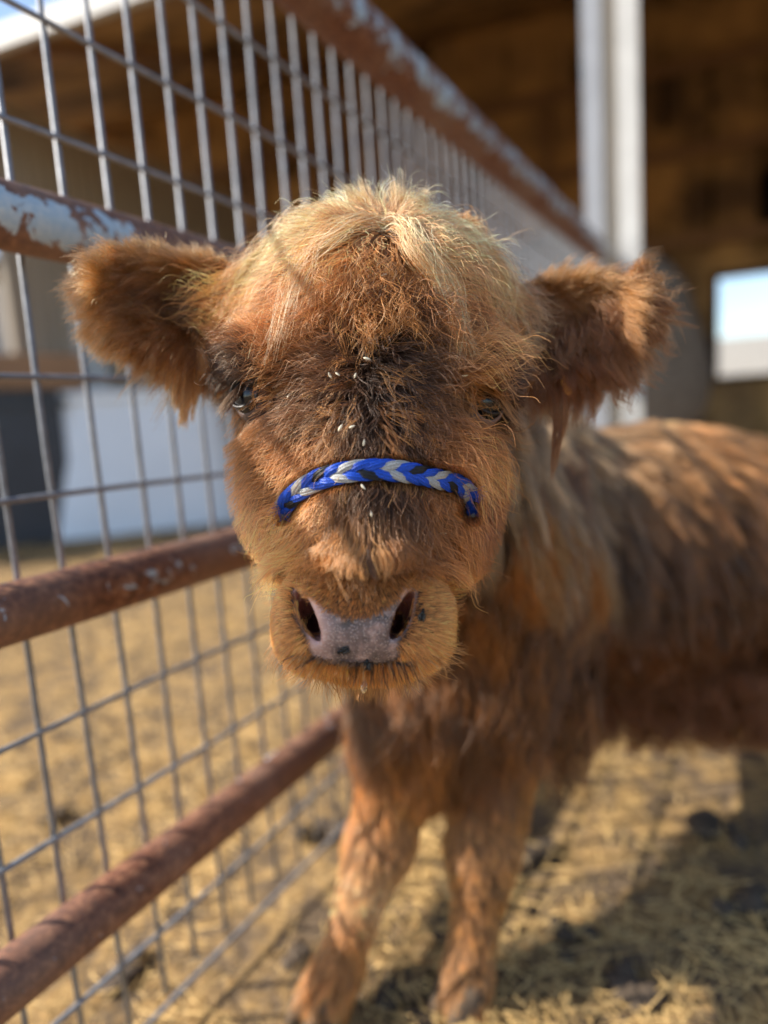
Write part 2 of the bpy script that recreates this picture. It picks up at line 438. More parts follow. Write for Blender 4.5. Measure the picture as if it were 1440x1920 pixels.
def slit(a, b, w, z):      # flattened ellipsoid between two points, running back into the head
    c = (a + b) / 2; L = np.linalg.norm(b - a) / 2; return ('e', c, V([L, w, z]), basis(b - a, [1, 0, 0]), .003)
HEADCUT = [  # nostrils
 slit(PH(554, 1104, .377), PH(604, 1204, .371), .0048, .016),
 slit(PH(563, 1124, .385), PH(596, 1194, .378), .0052, .024),
 ('c', PH(584, 1172, .388), PH(605, 1165, .45), .0062, .008, .004),
 slit(PH(774, 1106, .377), PH(730, 1202, .371), .0042, .016),
 slit(PH(768, 1124, .385), PH(740, 1194, .378), .0050, .024),
 ('c', PH(748, 1172, .388), PH(730, 1165, .45), .0062, .008, .004),
 ('c', PH(610, 1238, .385), PH(760, 1238, .385), .0016, .0016, .003),
 ('c', PH(560, 1228, .40), PH(610, 1238, .385), .0016, .0016, .003),
 ('c', PH(760, 1238, .385), PH(815, 1226, .40), .0016, .0016, .003),
 ('s', E_L + .0135 * V([-.62, .02, .80]), .0135, None, None, .003),
 ('s', E_R + .0135 * V([.50, .02, .86]), .0135, None, None, .003),
]
def ear(base, tip, hgt, thick, facing):
    c = (base + tip) / 2; L = np.linalg.norm(tip - base) / 2
    B = basis(tip - base, [0, 1, 0]); 
    if B[:, 2] @ V(facing) < 0: B[:, 2] *= -1
    return c, L, hgt, thick, B
EAR_L = ear(P(478, 606, .535), P(192, 530, .500), .031, .010, [0, 0, 1])
EAR_R = ear(P(940, 630, .545), P(1185, 588, .515), .031, .010, [0, 0, 1])
dgL = gdepth(606, 1880); dgR = gdepth(872, 1885)
BODY = [
 ('c', P(725, 700, .61), P(850, 1000, .80), .085, .125, .05),
 ('e', P(880, 1110, .90), V([.150, .19, .15]), None, .06),
 ('c', P(900, 1250, .88), P(780, 1370, .82), .10, .07, .06),
 ('e', V([.47, -.068, -1.06]), V([.42, .205, .155]), basis([.93, .02, -.37], [0, 1, 0]), .06),
 ('e', V([.80, -.06, -1.19]), V([.15, .20, .15]), None, .08),
 ('e', V([.15, .06, -.98]), V([.15, .13, .12]), None, .06),
]
def hoofpt(px, py, d, h): return P(px, py, d)
LEGS = [
 ('c', P(770, 1370, .83), P(712, 1580, .795), .055, .033, .05),
 ('c', P(712, 1580, .795), P(690, 1640, .785), .036, .030, .02),
 ('c', P(690, 1640, .785), P(636, 1810, .775), .027, .0235, .01),
 ('c', P(636, 1810, .775), P(610, 1868, .765), .026, .027, .01),
 ('c', P(930, 1370, .83), P(905, 1590, .80), .058, .035, .05),
 ('c', P(905, 1590, .80), P(900, 1650, .79), .038, .032, .02),
 ('c', P(900, 1650, .79), P(878, 1815, .775), .028, .0245, .01),
 ('c', P(878, 1815, .775), P(872, 1868, .765), .027, .028, .01),
]
for sx, sz in ((.86, -1.10), (.98, -1.32)):          # hind legs, outside the frame
    fb = V([sx + .04, 0, sz]); t = -(H + (RW[2] @ fb)) / RW[2][1]; ft = fb + V([0, t, 0])
    LEGS += [('c', V([sx, -.12, sz]), V([sx - .02, -.30, sz + .02]), .085, .05, .06), ('c', V([sx - .02, -.30, sz + .02]), V([sx + .08, -.46, sz]), .045, .032, .02),
             ('c', V([sx + .08, -.46, sz]), ft + V([0, .06, 0]), .03, .026, .01)]
def prim(p, q):
    if q[0] == 'e': return sd_ell(p, q[1], q[2], q[3])
    if q[0] == 's': return np.sqrt(((p - q[1]) ** 2).sum(-1)) - q[2]
    return sd_cone(p, q[1], q[2], q[3], q[4])
def pr_k(q): return q[-1]
def bounds(q):
    if q[0] == 'e': m = np.max(q[2]) if q[3] is not None else q[2]; return q[1] - m, q[1] + m
    if q[0] == 's': return q[1] - q[2], q[1] + q[2]
    r = max(q[3], q[4]); return np.minimum(q[1], q[2]) - r, np.maximum(q[1], q[2]) + r
def sd_ear(p, e):
    c, L, hg, th, B = e
    q = (p - c) @ B
    u = q[..., 0] / L
    w = np.sqrt(np.clip(1 - np.abs(u) ** 2.6, 0, 1)) * (1 - .12 * u)
    dish = .020 * (1 - (q[..., 1] / hg) ** 2) * np.clip(1 - u * u, 0, 1)
    zz = q[..., 2] + dish - .006
    k0 = np.sqrt((u * .98) ** 2 + (q[..., 1] / (hg * (.65 + .35 * w))) ** 2 + (zz / th) ** 2)
    return (k0 - 1) * th * .8
def axis(lo, hi, fine_lo, fine_hi, hf, hc):
    a = [fine_lo]; 
    while a[-1] < fine_hi: a.append(a[-1] + hf)
    h = hf; up = [a[-1]]
    while up[-1] < hi: h = min(h * 1.12, hc); up.append(up[-1] + h)
    h = hf; dn_ = [a[0]]
    while dn_[-1] > lo: h = min(h * 1.12, hc); dn_.append(dn_[-1] - h)
    return V(dn_[::-1][:-1] + a + up[1:])
AX = axis(-.30, 1.05, -.105, .115, .0021, .012)
AY = axis(-.80, .30, -.130, .175, .0021, .012)
AZ = axis(-1.55, -.34, -.52, -.362, .0021, .012)
def eval_grid():
    shp = (len(AX), len(AY), len(AZ)); Fd = np.full(shp, .5, np.float32); 
    def sl_(lo, hi, mgn):
        s = []
        for A_, l, h in ((AX, lo[0], hi[0]), (AY, lo[1], hi[1]), (AZ, lo[2], hi[2])):
            s.append(slice(max(0, np.searchsorted(A_, l - mgn) - 1), min(len(A_), np.searchsorted(A_, h + mgn) + 1)))
        return tuple(s)
    def pts(s): return np.stack(np.meshgrid(AX[s[0]], AY[s[1]], AZ[s[2]], indexing='ij'), -1).astype(np.float32)
    for q in BODY + LEGS + HEAD:
        lo, hi = bounds(q); s = sl_(lo, hi, q[-1] * 1.5 + .04); Fd[s] = smin(Fd[s], prim(pts(s), q), q[-1]).astype(np.float32)
    for e in (EAR_L, EAR_R):
        s = sl_(e[0] - .10, e[0] + .10, 0); Fd[s] = smin(Fd[s], sd_ear(pts(s), e), .014).astype(np.float32)
    for q in HEADCUT:
        lo, hi = bounds(q); s = sl_(lo, hi, .02); Fd[s] = smax(Fd[s], -prim(pts(s), q), q[-1]).astype(np.float32)
    return Fd
GRID = eval_grid()
def sdf(p):                                          # trilinear lookup
    ix = []; fr = []
    for i, A_ in enumerate((AX, AY, AZ)):
        k = np.clip(np.searchsorted(A_, p[:, i]) - 1, 0, len(A_) - 2); ix.append(k); fr.append(np.clip((p[:, i] - A_[k]) / (A_[k + 1] - A_[k]), 0, 1))
    r = 0
    for a in (0, 1):
        for b in (0, 1):
            for c in (0, 1):
                r = r + GRID[ix[0] + a, ix[1] + b, ix[2] + c] * (fr[0] if a else 1 - fr[0]) * (fr[1] if b else 1 - fr[1]) * (fr[2] if c else 1 - fr[2])
    return r
def grad(p, e=.003):
    g = np.stack([sdf(p + V([e, 0, 0])) - sdf(p - V([e, 0, 0])), sdf(p + V([0, e, 0])) - sdf(p - V([0, e, 0])), sdf(p + V([0, 0, e])) - sdf(p - V([0, 0, e]))], -1)
    return g / (np.linalg.norm(g, axis=1)[:, None] + 1e-9)
def surface_nets(Fd):
    S = Fd < 0; nx, ny, nz = Fd.shape
    acc = np.zeros((nx - 1, ny - 1, nz - 1, 3), np.float32); cnt = np.zeros((nx - 1, ny - 1, nz - 1), np.int8)
    AXS = (AX, AY, AZ); quads = []
    for ax in range(3):
        lo = [slice(None)] * 3; hi = [slice(None)] * 3; lo[ax] = slice(0, -1); hi[ax] = slice(1, None)
        a, b = Fd[tuple(lo)], Fd[tuple(hi)]; c = (a < 0) != (b < 0); I = np.argwhere(c)
        fa = a[c]; fb = b[c]; t = fa / (fa - fb)
        pos = np.stack([AXS[k][I[:, k]] for k in range(3)], -1).astype(np.float32)
        pos[:, ax] = AXS[ax][I[:, ax]] * (1 - t) + AXS[ax][I[:, ax] + 1] * t
        o = [k for k in range(3) if k != ax]
        ok = (I[:, o[0]] > 0) & (I[:, o[1]] > 0) & (I[:, o[0]] < Fd.shape[o[0]] - 1) & (I[:, o[1]] < Fd.shape[o[1]] - 1)
        I = I[ok]; pos = pos[ok]; neg = (fa[ok] < 0)
        cells = []
        for d0, d1 in ((0, 0), (-1, 0), (-1, -1), (0, -1)):
            J = I.copy(); J[:, o[0]] += d0; J[:, o[1]] += d1
            np.add.at(acc, tuple(J.T), pos); np.add.at(cnt, tuple(J.T), 1); cells.append(J)
        flip = neg if ax != 1 else ~neg
        quads.append((cells, flip))
    used = np.argwhere(cnt > 0); idx = np.full(cnt.shape, -1, np.int64); idx[tuple(used.T)] = np.arange(len(used))
    v = acc[tuple(used.T)] / cnt[tuple(used.T)][:, None]
    fs = []
    for cells, flip in quads:
        q = np.stack([idx[tuple(c.T)] for c in cells], -1); q[~flip] = q[~flip][:, ::-1]; fs.append(q)
    return v, np.concatenate(fs)
BV, BF = surface_nets(GRID)
for it in range(2):      # light relax
    s_ = np.zeros_like(BV); c_ = np.zeros(len(BV))
    for a in range(4):
        b = (a + 1) % 4
        np.add.at(s_, BF[:, a], BV[BF[:, b]]); np.add.at(c_, BF[:, a], 1); np.add.at(s_, BF[:, b], BV[BF[:, a]]); np.add.at(c_, BF[:, b], 1)
    BV = BV * .5 + .5 * s_ / c_[:, None]
fn = np.cross(BV[BF[:, 2]] - BV[BF[:, 0]], BV[BF[:, 3]] - BV[BF[:, 1]])
farea = np.linalg.norm(fn, axis=1) / 2; fnn = fn / (2 * farea[:, None] + 1e-12)
BN = np.zeros_like(BV)
for a in range(4): np.add.at(BN, BF[:, a], fn)
BN /= np.linalg.norm(BN, axis=1)[:, None] + 1e-12
print('body mesh', len(BV), len(BF), 'outward', float(np.mean((BN * grad(BV)).sum(1))))
def proj(p): return 720 + F * p[:, 0] / -p[:, 2], 960 - F * p[:, 1] / -p[:, 2]
def inpoly(x, y, poly):
    r = np.zeros(len(x), bool); n = len(poly)
    for i in range(n):
        x0, y0 = poly[i]; x1, y1 = poly[(i + 1) % n]
        c = ((y0 > y) != (y1 > y)) & (x < (x1 - x0) * (y - y0) / (y1 - y0 + 1e-12) + x0); r ^= c
    return r
def pdist(x, y, poly):                               # signed pixel distance, positive inside
    d = np.full(len(x), 1e9); n = len(poly)
    for i in range(n):
        a = V(poly[i], float); b = V(poly[(i + 1) % n], float); ab = b - a
        t = np.clip(((x - a[0]) * ab[0] + (y - a[1]) * ab[1]) / (ab @ ab), 0, 1)
        d = np.minimum(d, np.hypot(x - a[0] - t * ab[0], y - a[1] - t * ab[1]))
    return np.where(inpoly(x, y, poly), d, -d)
NOSE = [(556, 1106), (572, 1118), (590, 1122), (606, 1140), (643, 1158), (690, 1156), (728, 1138), (744, 1120), (754, 1102), (770, 1096), (776, 1120), (768, 1150), (752, 1180), (745, 1205), (752, 1222), (738, 1240), (690, 1246), (620, 1244), (588, 1234), (578, 1210), (575, 1180), (556, 1145)]
def build_body():
    root = empty('highland_calf', 'shaggy ginger highland calf looking straight at the camera beside the fence', 'calf')
    base = W(P(760, 1860, .80)); root.location = (base[0], base[1], 0)
    wv = W(BV) - V(root.location)
    m = Mat('calf_skin', rough=.55); v = m.coord(kind='Object')
    at = m.n('ShaderNodeAttribute'); at.attribute_name = 'nose'; at2 = m.n('ShaderNodeAttribute'); at2.attribute_name = 'pink'
    n1 = m.noise(v, 75, 4, .6); n2 = m.noise(v, 30, 3, .5)
    vor = m.n('ShaderNodeTexVoronoi'); vor.inputs['Scale'].default_value = 620; m.l(v, vor.inputs['Vector'])
    hide = m.ramp(n1, [(.3, (.030, .014, .007)), (.7, (.075, .036, .018))])
    mott = m.ramp(n1, [(.36, (.055, .042, .043)), (.53, (.19, .13, .12)), (.70, (.50, .32, .27))])
    pk = m.ramp(n1, [(.3, (.50, .27, .22)), (.7, (.70, .45, .38))])
    skin = m.mix(at2.outputs['Fac'], mott, pk)
    dots = m.ramp(vor.outputs['Distance'], [(.18, B3(1)), (.42, B3(0))])
    pale = m.mix(m.mix(.5, B3(0), dots), skin, (.62, .48, .42))
    at3 = m.n('ShaderNodeAttribute'); at3.attribute_name = 'lining'; m.base(m.mix(at3.outputs['Fac'], m.mix(at.outputs['Fac'], hide, pale), (.32, .10, .07)))
    rr = m.ramp(at.outputs['Fac'], [(0, B3(.8)), (1, B3(.30))]); m.l(rr, m.b.inputs['Roughness'])
    m.b.inputs['Subsurface Weight'].default_value = .12; m.b.inputs['Subsurface Radius'].default_value = (.004, .0015, .001); m.b.inputs['Subsurface Scale'].default_value = 1.
    bmp = m.mix(.5, m.ramp(vor.outputs['Distance'], [(0, B3(1)), (.7, B3(0))]), n1); m.bump(bmp, .55, .0012)
    o = mesh_obj('body', wv, BF, m.m, root, True)
    x, y = proj(BV); front = (BN[:, 2] > .0) & (BV[:, 2] > -.42)
    nd = np.where(front, np.clip(pdist(x, y, NOSE) / 8 + .5, 0, 1), 0)
    # inside of the nostrils and round the eyes is bare skin too
    nos = np.zeros(len(BV))
    for q in HEADCUT[:6]: nos = np.maximum(nos, np.clip(1 - (prim(BV, q)) / .0022, 0, 1))
    eye = np.zeros(len(BV))
    for c, s_ in ((E_L, V([.7, -.1, .7])), (E_R, V([-.7, -.1, .7]))):
        eye = np.maximum(eye, np.clip(1.0 - (np.linalg.norm(BV - c - s_ * .004, axis=1) - ER - .003) / .003, 0, 1))
    pink = np.clip((628 - x) / 36, 0, 1) * np.clip((y - 1090) / 10, 0, 1) * (nd > 0) * (1 - .5 * np.clip((y - 1205) / 20, 0, 1)) + np.clip((x - 745) / 14, 0, 1) * np.clip((1160 - y) / 20, 0, 1) + nos * .25
    x2, y2 = proj(BV); zf = np.interp(x2, [540, 600, 740, 790], [0, 0, 0, 0]); lining = nos * np.clip((-BV[:, 2] - .4085) / .009, 0, 1)
    for nm, a in (('lining', lining), ('nose', np.maximum(nd, np.maximum(nos, eye * .35))), ('pink', np.clip(pink, 0, 1))):
        o.data.attributes.new(nm, 'FLOAT', 'POINT').data.foreach_set('value', a.astype(np.float32))
    bare = np.maximum(nd, np.maximum(nos, eye))
    return root, o, bare
CALF, BODYO, BARE = build_body()
ORG = V(CALF.location)
def put_calf(name, mb, mat, smooth=True, parent=None):        # camera-coordinate mesh -> part of the calf
    v = W(np.array(mb.v)) - ORG
    return mesh_obj(name, v, mb.f, mat, parent or CALF, smooth)

def build_eyes():
    m = Mat('dark_wet_eye', (.006, .008, .012), .04, 0, .6)
    lid = Mat('dark_eyelid', (.02, .012, .010), .35)
    for c, dr, lab in ((E_L, V([-.55, .05, .83]), 'dark wet eye at the left of the face'), (E_R, V([.45, .05, .9]), 'dark wet eye half hidden under brow hair')):
        b = MB(); b.ball(c, ER, ER, ER, 32, 20); o = put_calf('eye', b, m.m)
        dr = dr / np.linalg.norm(dr); B = basis(dr, [0, 1, 0]); r = MB(); pts = []
        for k in range(33):
            a = 2 * PI * k / 32
            w = B[:, 1] * math.sin(a) * .0105 + B[:, 2] * math.cos(a) * .0135
            q = w + dr * math.sqrt(max(0, (ER + .0012) ** 2 - w @ w)); pts.append(c + q)
        r.tube(pts, .0012, 8, cap=False); o2 = put_calf('eyelid', r, lid.m)
build_eyes()
def build_hooves():
    m = Mat('dark_horn', rough=.85, spec=.1); n = m.noise(m.coord(), 60, 4, .6); m.base(m.ramp(n, [(.3, (.04, .03, .022)), (.7, (.15, .105, .07))])); m.bump(n, .3, .002)
    for px, d in ((598, .762), (865, .762)):
        for s in (-1, 1):
            f0 = P(px, 1850, d); w0 = W(f0); ux = Xc * 0
            vx = V([math.cos(.45), -math.sin(.45), 0.]); vy = V([-vx[1], vx[0], 0.])      # sideways / backwards on the ground
            c = V([w0[0], w0[1], 0]) + vx * s * .0165; b = MB(); vs = []
            for k, (zz, r1, yo) in enumerate(((.0, .0175, -.012), (.02, .0165, -.004), (.048, .0125, .012), (.052, .004, .014))):
                for j in range(16):
                    a = 2 * PI * j / 16; l = 1.75 if math.sin(a) < 0 else 1.2
                    vs.append(c + vx * r1 * math.cos(a) + vy * (r1 * l * math.sin(a) + yo) + V([0, 0, zz]))
            b.add(vs, [(k * 16 + j, k * 16 + (j + 1) % 16, (k + 1) * 16 + (j + 1) % 16, (k + 1) * 16 + j) for k in range(3) for j in range(16)] + [tuple(range(15, -1, -1)), tuple(48 + j for j in range(16))])
            mesh_obj('hoof', V(b.v) - ORG, b.f, m.m, CALF, True)
build_hooves()

# ------------------------------------------------------------------ fur
# palette (hair colours; some guide rows use them for light and shade): 0 dark umber, 1 brown, 2 rust, 3 ginger, 4 gold, 5 blond, 6 pale taupe, 7 near black
PAL = V([(.032, .015, .008), (.132, .053, .020), (.25, .076, .018), (.45, .158, .034), (.68, .30, .082), (.92, .64, .34), (.44, .28, .15), (.011, .008, .006)])
class Guides:
    """style fields: (px, py, flow angle deg, length cm, lift, root colour, tip colour)"""
    def __init__(s, rows, sigma):
        a = V(rows, float); s.xy = a[:, :2]; th = np.radians(a[:, 2]); s.dir = np.stack([np.cos(th), np.sin(th)], -1)
        s.L = a[:, 3] / 100; s.lift = a[:, 4]; s.c0 = PAL[a[:, 5].astype(int)]; s.c1 = PAL[a[:, 6].astype(int)]; s.sg = sigma
    def __call__(s, x, y):
        n = len(x); out = [np.zeros((n, 2)), np.zeros(n), np.zeros(n), np.zeros((n, 3)), np.zeros((n, 3))]
        for i in range(0, n, 20000):
            sl_ = slice(i, i + 20000); d2 = (x[sl_, None] - s.xy[:, 0]) ** 2 + (y[sl_, None] - s.xy[:, 1]) ** 2
            d2 = d2 - d2.min(1)[:, None] * .85
            w = np.exp(-d2 / (2 * s.sg ** 2)); w /= w.sum(1)[:, None]
            for o, q in zip(out, (s.dir, s.L, s.lift, s.c0, s.c1)): o[sl_] = w @ q
        return out
GH = Guides([
 # crown
 (560, 455, 188, 3.4, .35, 3, 5), (620, 415, 180, 3.2, .4, 3, 5), (690, 400, 150, 2.4, .6, 3, 5), (740, 400, 40, 2.4, .6, 3, 5), (790, 410, -10, 3.0, .4, 3, 5), (850, 440, -25, 3.4, .35, 1, 5),
 (480, 505, 205, 3.6, .35, 3, 4), (560, 490, 205, 3.4, .35, 3, 4), (640, 470, 225, 3, .4, 3, 4), (700, 470, 265, 3, .45, 2, 4), (780, 470, -45, 3, .4, 1, 4), (860, 490, -40, 3.6, .35, 1, 4), (940, 520, -50, 3.4, .3, 1, 6), (985, 580, -75, 2.2, .25, 1, 6),
 (430, 560, 210, 3.4, .35, 3, 4), (500, 560, 195, 4, .4, 3, 4), (580, 550, 190, 3.2, .45, 2, 3), (650, 540, 240, 3.2, .55, 1, 3), (720, 545, 280, 3.2, .55, 1, 3), (790, 550, -50, 3.4, .45, 1, 3), (870, 570, -30, 4.0, .35, 1, 3), (950, 620, -60, 2.4, .25, 1, 6),
 # upper forehead
 (450, 620, 205, 3.4, .3, 0, 1), (520, 620, 185, 3.5, .5, 2, 3), (590, 620, 175, 3, .6, 1, 3), (650, 620, 140, 3, .8, 1, 3), (705, 620, 100, 3, .9, 0, 1), (770, 620, 40, 3, .7, 0, 1), (840, 640, -5, 4, .5, 1, 4), (920, 680, -40, 2.2, .25, 0, 1),
 # brow line
 (455, 680, 200, 2.0, .3, 7, 0), (450, 705, 210, 1.2, .25, 7, 0), (505, 700, 190, 1.6, .3, 7, 0), (868, 738, 0, 1.6, .3, 7, 0), (925, 745, -30, 1.6, .3, 7, 0), (940, 700, -50, 1.6, .25, 0, 1), (520, 680, 175, 3, .5, 0, 1), (590, 680, 170, 3, .6, 1, 3), (650, 680, 150, 2.5, .9, 0, 1), (710, 690, -60, 2, .8, 7, 0), (770, 690, 10, 3, .7, 0, 1), (850, 700, -5, 4.5, .5, 1, 4), (920, 720, -45, 2.0, .25, 0, 1),
 # between the eyes
 (545, 750, 200, 2.8, .4, 1, 1), (600, 750, 200, 3, .5, 0, 1), (655, 750, 215, 3, .6, 0, 1), (705, 760, 270, 2.5, .5, 7, 0), (760, 760, -30, 3, .5, 0, 1), (820, 770, -12, 3.5, .45, 1, 3), (870, 800, -25, 3.2, .45, 1, 3),
 (500, 790, 235, 1.2, .4, 3, 4), (560, 810, 230, 3, .4, 1, 3), (620, 820, 250, 3.2, .4, 1, 3), (680, 820, 265, 3, .4, 0, 1), (735, 820, -80, 3, .4, 0, 1), (800, 830, -60, 3.2, .45, 1, 3), (860, 850, -55, 3, .5, 1, 4), (900, 860, -65, 2.6, .4, 2, 3),
 # cheeks, left
 (455, 800, 262, .7, .2, 3, 4), (470, 860, 262, .9, .2, 3, 4), (530, 860, 250, 2, .4, 3, 4), (590, 870, 245, 2, .3, 3, 4), (460, 930, 255, 1.5, .3, 3, 4), (510, 920, 250, 1.8, .4, 3, 4), (480, 990, 250, 1.6, .4, 3, 4), (500, 1050, 240, 2, .5, 1, 4),
 (505, 800, 250, 1.2, .3, 7, 0), (512, 840, 250, 1.2, .3, 7, 0), (520, 880, 250, 1.2, .3, 7, 7),
 # bridge under the rope
 (690, 905, 268, 2.6, .4, 7, 7), (692, 935, 268, 3, .4, 7, 7), (695, 990, 270, 3, .4, 7, 7), (692, 1040, 270, 2.4, .35, 7, 0),
 (560, 960, 235, 3, .35, 3, 4), (620, 960, 240, 3.4, .4, 3, 4), (670, 950, 255, 3.4, .45, 3, 3), (695, 960, 268, 3.2, .45, 7, 0), (730, 950, -72, 3.4, .4, 0, 1), (790, 960, -50, 3.2, .4, 1, 3), (850, 980, -40, 3, .4, 1, 3), (560, 1010, 225, 3, .35, 3, 4), (630, 1010, 240, 3, .35, 3, 4), (690, 1020, 270, 2.6, .35, 0, 1), (750, 1010, -62, 2.8, .35, 0, 3), (820, 1030, -35, 2.8, .35, 1, 3),
 # cheek, right
 (900, 920, -80, 1.3, .25, 1, 2), (930, 960, -85, 1.4, .25, 1, 2), (890, 1000, -88, 1.4, .3, 1, 2), (920, 1050, -90, 1.6, .3, 1, 2), (870, 1090, -60, 1.6, .5, 0, 2),
 # muzzle; top rows dark, the fringe's shadow painted into the hair colour
 (640, 1072, 250, .6, .5, 0, 1), (690, 1078, 270, .6, .5, 7, 0), (740, 1074, 290, .6, .5, 0, 1), (640, 1100, 255, .5, .4, 3, 4), (690, 1106, 270, .5, .4, 3, 4), (735, 1100, 285, .5, .4, 3, 4), (600, 1112, 250, .22, .2, 3, 4), (640, 1140, 265, .22, .2, 2, 3), (690, 1138, 270, .22, .2, 2, 3), (735, 1125, 280, .22, .2, 2, 3), (775, 1150, 0, .4, .4, 2, 4), (545, 1150, 180, .4, .4, 2, 4), (570, 1080, 130, .8, .6, 3, 4), (535, 1110, 170, .8, .6, 4, 4), (520, 1170, 190, .9, .6, 4, 4), (540, 1220, 225, .9, .6, 4, 4), (590, 1250, 250, 1.0, .6, 3, 4),
 (800, 1090, 40, .8, .6, 3, 4), (835, 1130, 10, .9, .6, 4, 4), (845, 1190, -10, 1.0, .6, 4, 4), (820, 1230, -35, 1.0, .6, 4, 4), (775, 1250, -60, 1.0, .6, 3, 4), (690, 1255, 270, .9, .5, 1, 3), (650, 1275, 262, 1.1, .4, 3, 4), (730, 1275, -80, 1.1, .4, 3, 4), (690, 1290, 270, 1.1, .4, 3, 4)], 30)
GE = Guides([  # ears: left then right
 (170, 500, 165, 2.8, .7, 3, 4), (230, 460, 130, 2.6, .8, 3, 4), (310, 455, 110, 2.2, .7, 3, 4), (390, 490, 100, 2, .6, 2, 4), (430, 520, 120, 2.2, .5, 2, 3),
 (200, 560, 190, 3, .6, 3, 4), (270, 540, 170, 2.6, .5, 0, 2), (340, 550, 190, 2.8, .5, 0, 1), (400, 580, 210, 3, .5, 0, 1), (300, 590, 200, 2.8, .5, 0, 2), (180, 620, 215, 3.2, .7, 3, 4), (250, 630, 235, 3.4, .7, 3, 4), (330, 640, 250, 4.4, .6, 2, 3), (400, 650, 258, 5, .5, 1, 3),
 (1010, 550, 70, 2.2, .6, 2, 3), (1080, 530, 70, 2.6, .7, 3, 4), (1150, 510, 55, 3, .8, 3, 4), (1200, 530, 30, 4, .8, 3, 4), (1220, 590, -15, 4.4, .8, 2, 4), (1190, 650, -50, 4.2, .7, 1, 3),
 (1000, 620, -70, 3, .5, 0, 2), (1070, 590, -50, 3, .5, 0, 2), (1130, 590, -30, 3, .5, 1, 2), (1100, 660, -65, 3.6, .6, 0, 2), (1020, 680, -88, 4.6, .5, 0, 2), (1150, 690, -60, 4, .6, 1, 2)], 38)
GB = Guides([
 (960, 790, 250, 7, .45, 6, 6), (1050, 800, -85, 7, .5, 6, 5), (1000, 900, -75, 8, .4, 1, 6), (1090, 900, -70, 7.5, .4, 1, 6), (1000, 1000, -70, 8, .4, 1, 6), (1100, 1050, -80, 7, .4, 1, 1),
 (1150, 790, -20, 5, .4, 4, 5), (1250, 780, -15, 5, .4, 4, 5), (1400, 775, -10, 5, .4, 4, 5), (1500, 775, -10, 5, .4, 4, 5), (1300, 820, -25, 5, .4, 3, 4), (1440, 820, -25, 5, .4, 3, 4), (1200, 860, -55, 6.5, .35, 1, 3), (1330, 870, -50, 6.5, .35, 1, 3), (1440, 880, -50, 6.5, .35, 1, 3),  # back rows gold to blond: sun on the back put into the colour
 (1200, 1000, -65, 6.5, .35, 1, 1), (1330, 1020, -62, 6.5, .35, 1, 1), (1440, 1020, -60, 6.5, .35, 1, 2), (1180, 1180, -80, 6.5, .4, 0, 1), (1320, 1180, -75, 6.5, .4, 1, 2), (1440, 1180, -70, 6.5, .4, 1, 2), (1200, 1320, -88, 5.5, .4, 1, 2), (1400, 1320, -80, 5.5, .4, 1, 3),
 (700, 1250, 240, 5, .4, 2, 3), (640, 1330, 230, 4, .5, 3, 4), (760, 1300, 260, 6, .4, 1, 3), (850, 1150, -85, 7, .4, 0, 1), (900, 1250, -88, 7, .4, 0, 1), (960, 1150, -85, 7, .4, 1, 2), (1050, 1200, -88, 7, .4, 1, 2), (820, 1400, -88, 5, .4, 1, 2), (950, 1380, -88, 6.5, .4, 1, 2), (1060, 1350, -90, 6, .4, 1, 2), (720, 1420, 260, 2.6, .4, 3, 4)], 75)
GL = Guides([
 (700, 1450, 265, 2.4, .4, 3, 4), (780, 1480, 270, 2.4, .4, 1, 4), (690, 1560, 260, 1.8, .4, 3, 4), (740, 1600, 265, 1.6, .4, 1, 4), (690, 1660, 262, 1.3, .4, 4, 5), (660, 1750, 255, 1.3, .4, 3, 4), (630, 1850, 255, 2.0, .6, 3, 4),
 (920, 1450, 270, 3.5, .4, 1, 2), (1000, 1480, -85, 3.5, .4, 1, 4), (900, 1560, 270, 2, .4, 1, 4), (940, 1600, 268, 1.7, .4, 1, 4), (900, 1680, 268, 1.3, .4, 1, 4), (885, 1780, 266, 1.3, .4, 1, 4), (870, 1860, 262, 2.0, .6, 1, 4)], 45)
# which field owns a surface point
def owner(p):
    d = np.stack([np.min([prim(p, q) for q in HEAD], 0), sd_ear(p, EAR_L), sd_ear(p, EAR_R), np.min([prim(p, q) for q in BODY], 0), np.min([prim(p, q) for q in LEGS], 0)], 0)
    d[1:3] -= .002
    o = d.argmin(0); x = 720 + F * p[:, 0] / -p[:, 2]; hd = (o == 0) & (p[:, 1] > .08)
    o[hd & (x < 428)] = 1; o[hd & (x > 992)] = 2; return o
HMIX = .72
def hair_mat(mixf=None):
    m = bpy.data.materials.new('calf_hair'); m.use_nodes = True; t = m.node_tree
    for n in list(t.nodes): t.nodes.remove(n)
    out = t.nodes.new('ShaderNodeOutputMaterial'); h = t.nodes.new('ShaderNodeBsdfHairPrincipled')
    h.parametrization = 'COLOR'; at = t.nodes.new('ShaderNodeAttribute'); at.attribute_name = 'hair_colour'
    t.links.new(at.outputs['Color'], h.inputs['Color']); h.inputs['Roughness'].default_value = .38; h.inputs['Radial Roughness'].default_value = .55
    h.inputs['IOR'].default_value = 1.5; pb = t.nodes.new('ShaderNodeBsdfPrincipled'); t.links.new(at.outputs['Color'], pb.inputs['Base Color']); pb.inputs['Roughness'].default_value = .42; pb.inputs['Specular IOR Level'].default_value = .45
    mx = t.nodes.new('ShaderNodeMixShader'); mx.inputs[0].default_value = mixf or HMIX; t.links.new(h.outputs[0], mx.inputs[1]); t.links.new(pb.outputs[0], mx.inputs[2]); t.links.new(mx.outputs[0], out.inputs[0]); return m
MH = hair_mat(); MHE = hair_mat(.42)
ROOTDEPTH = {}
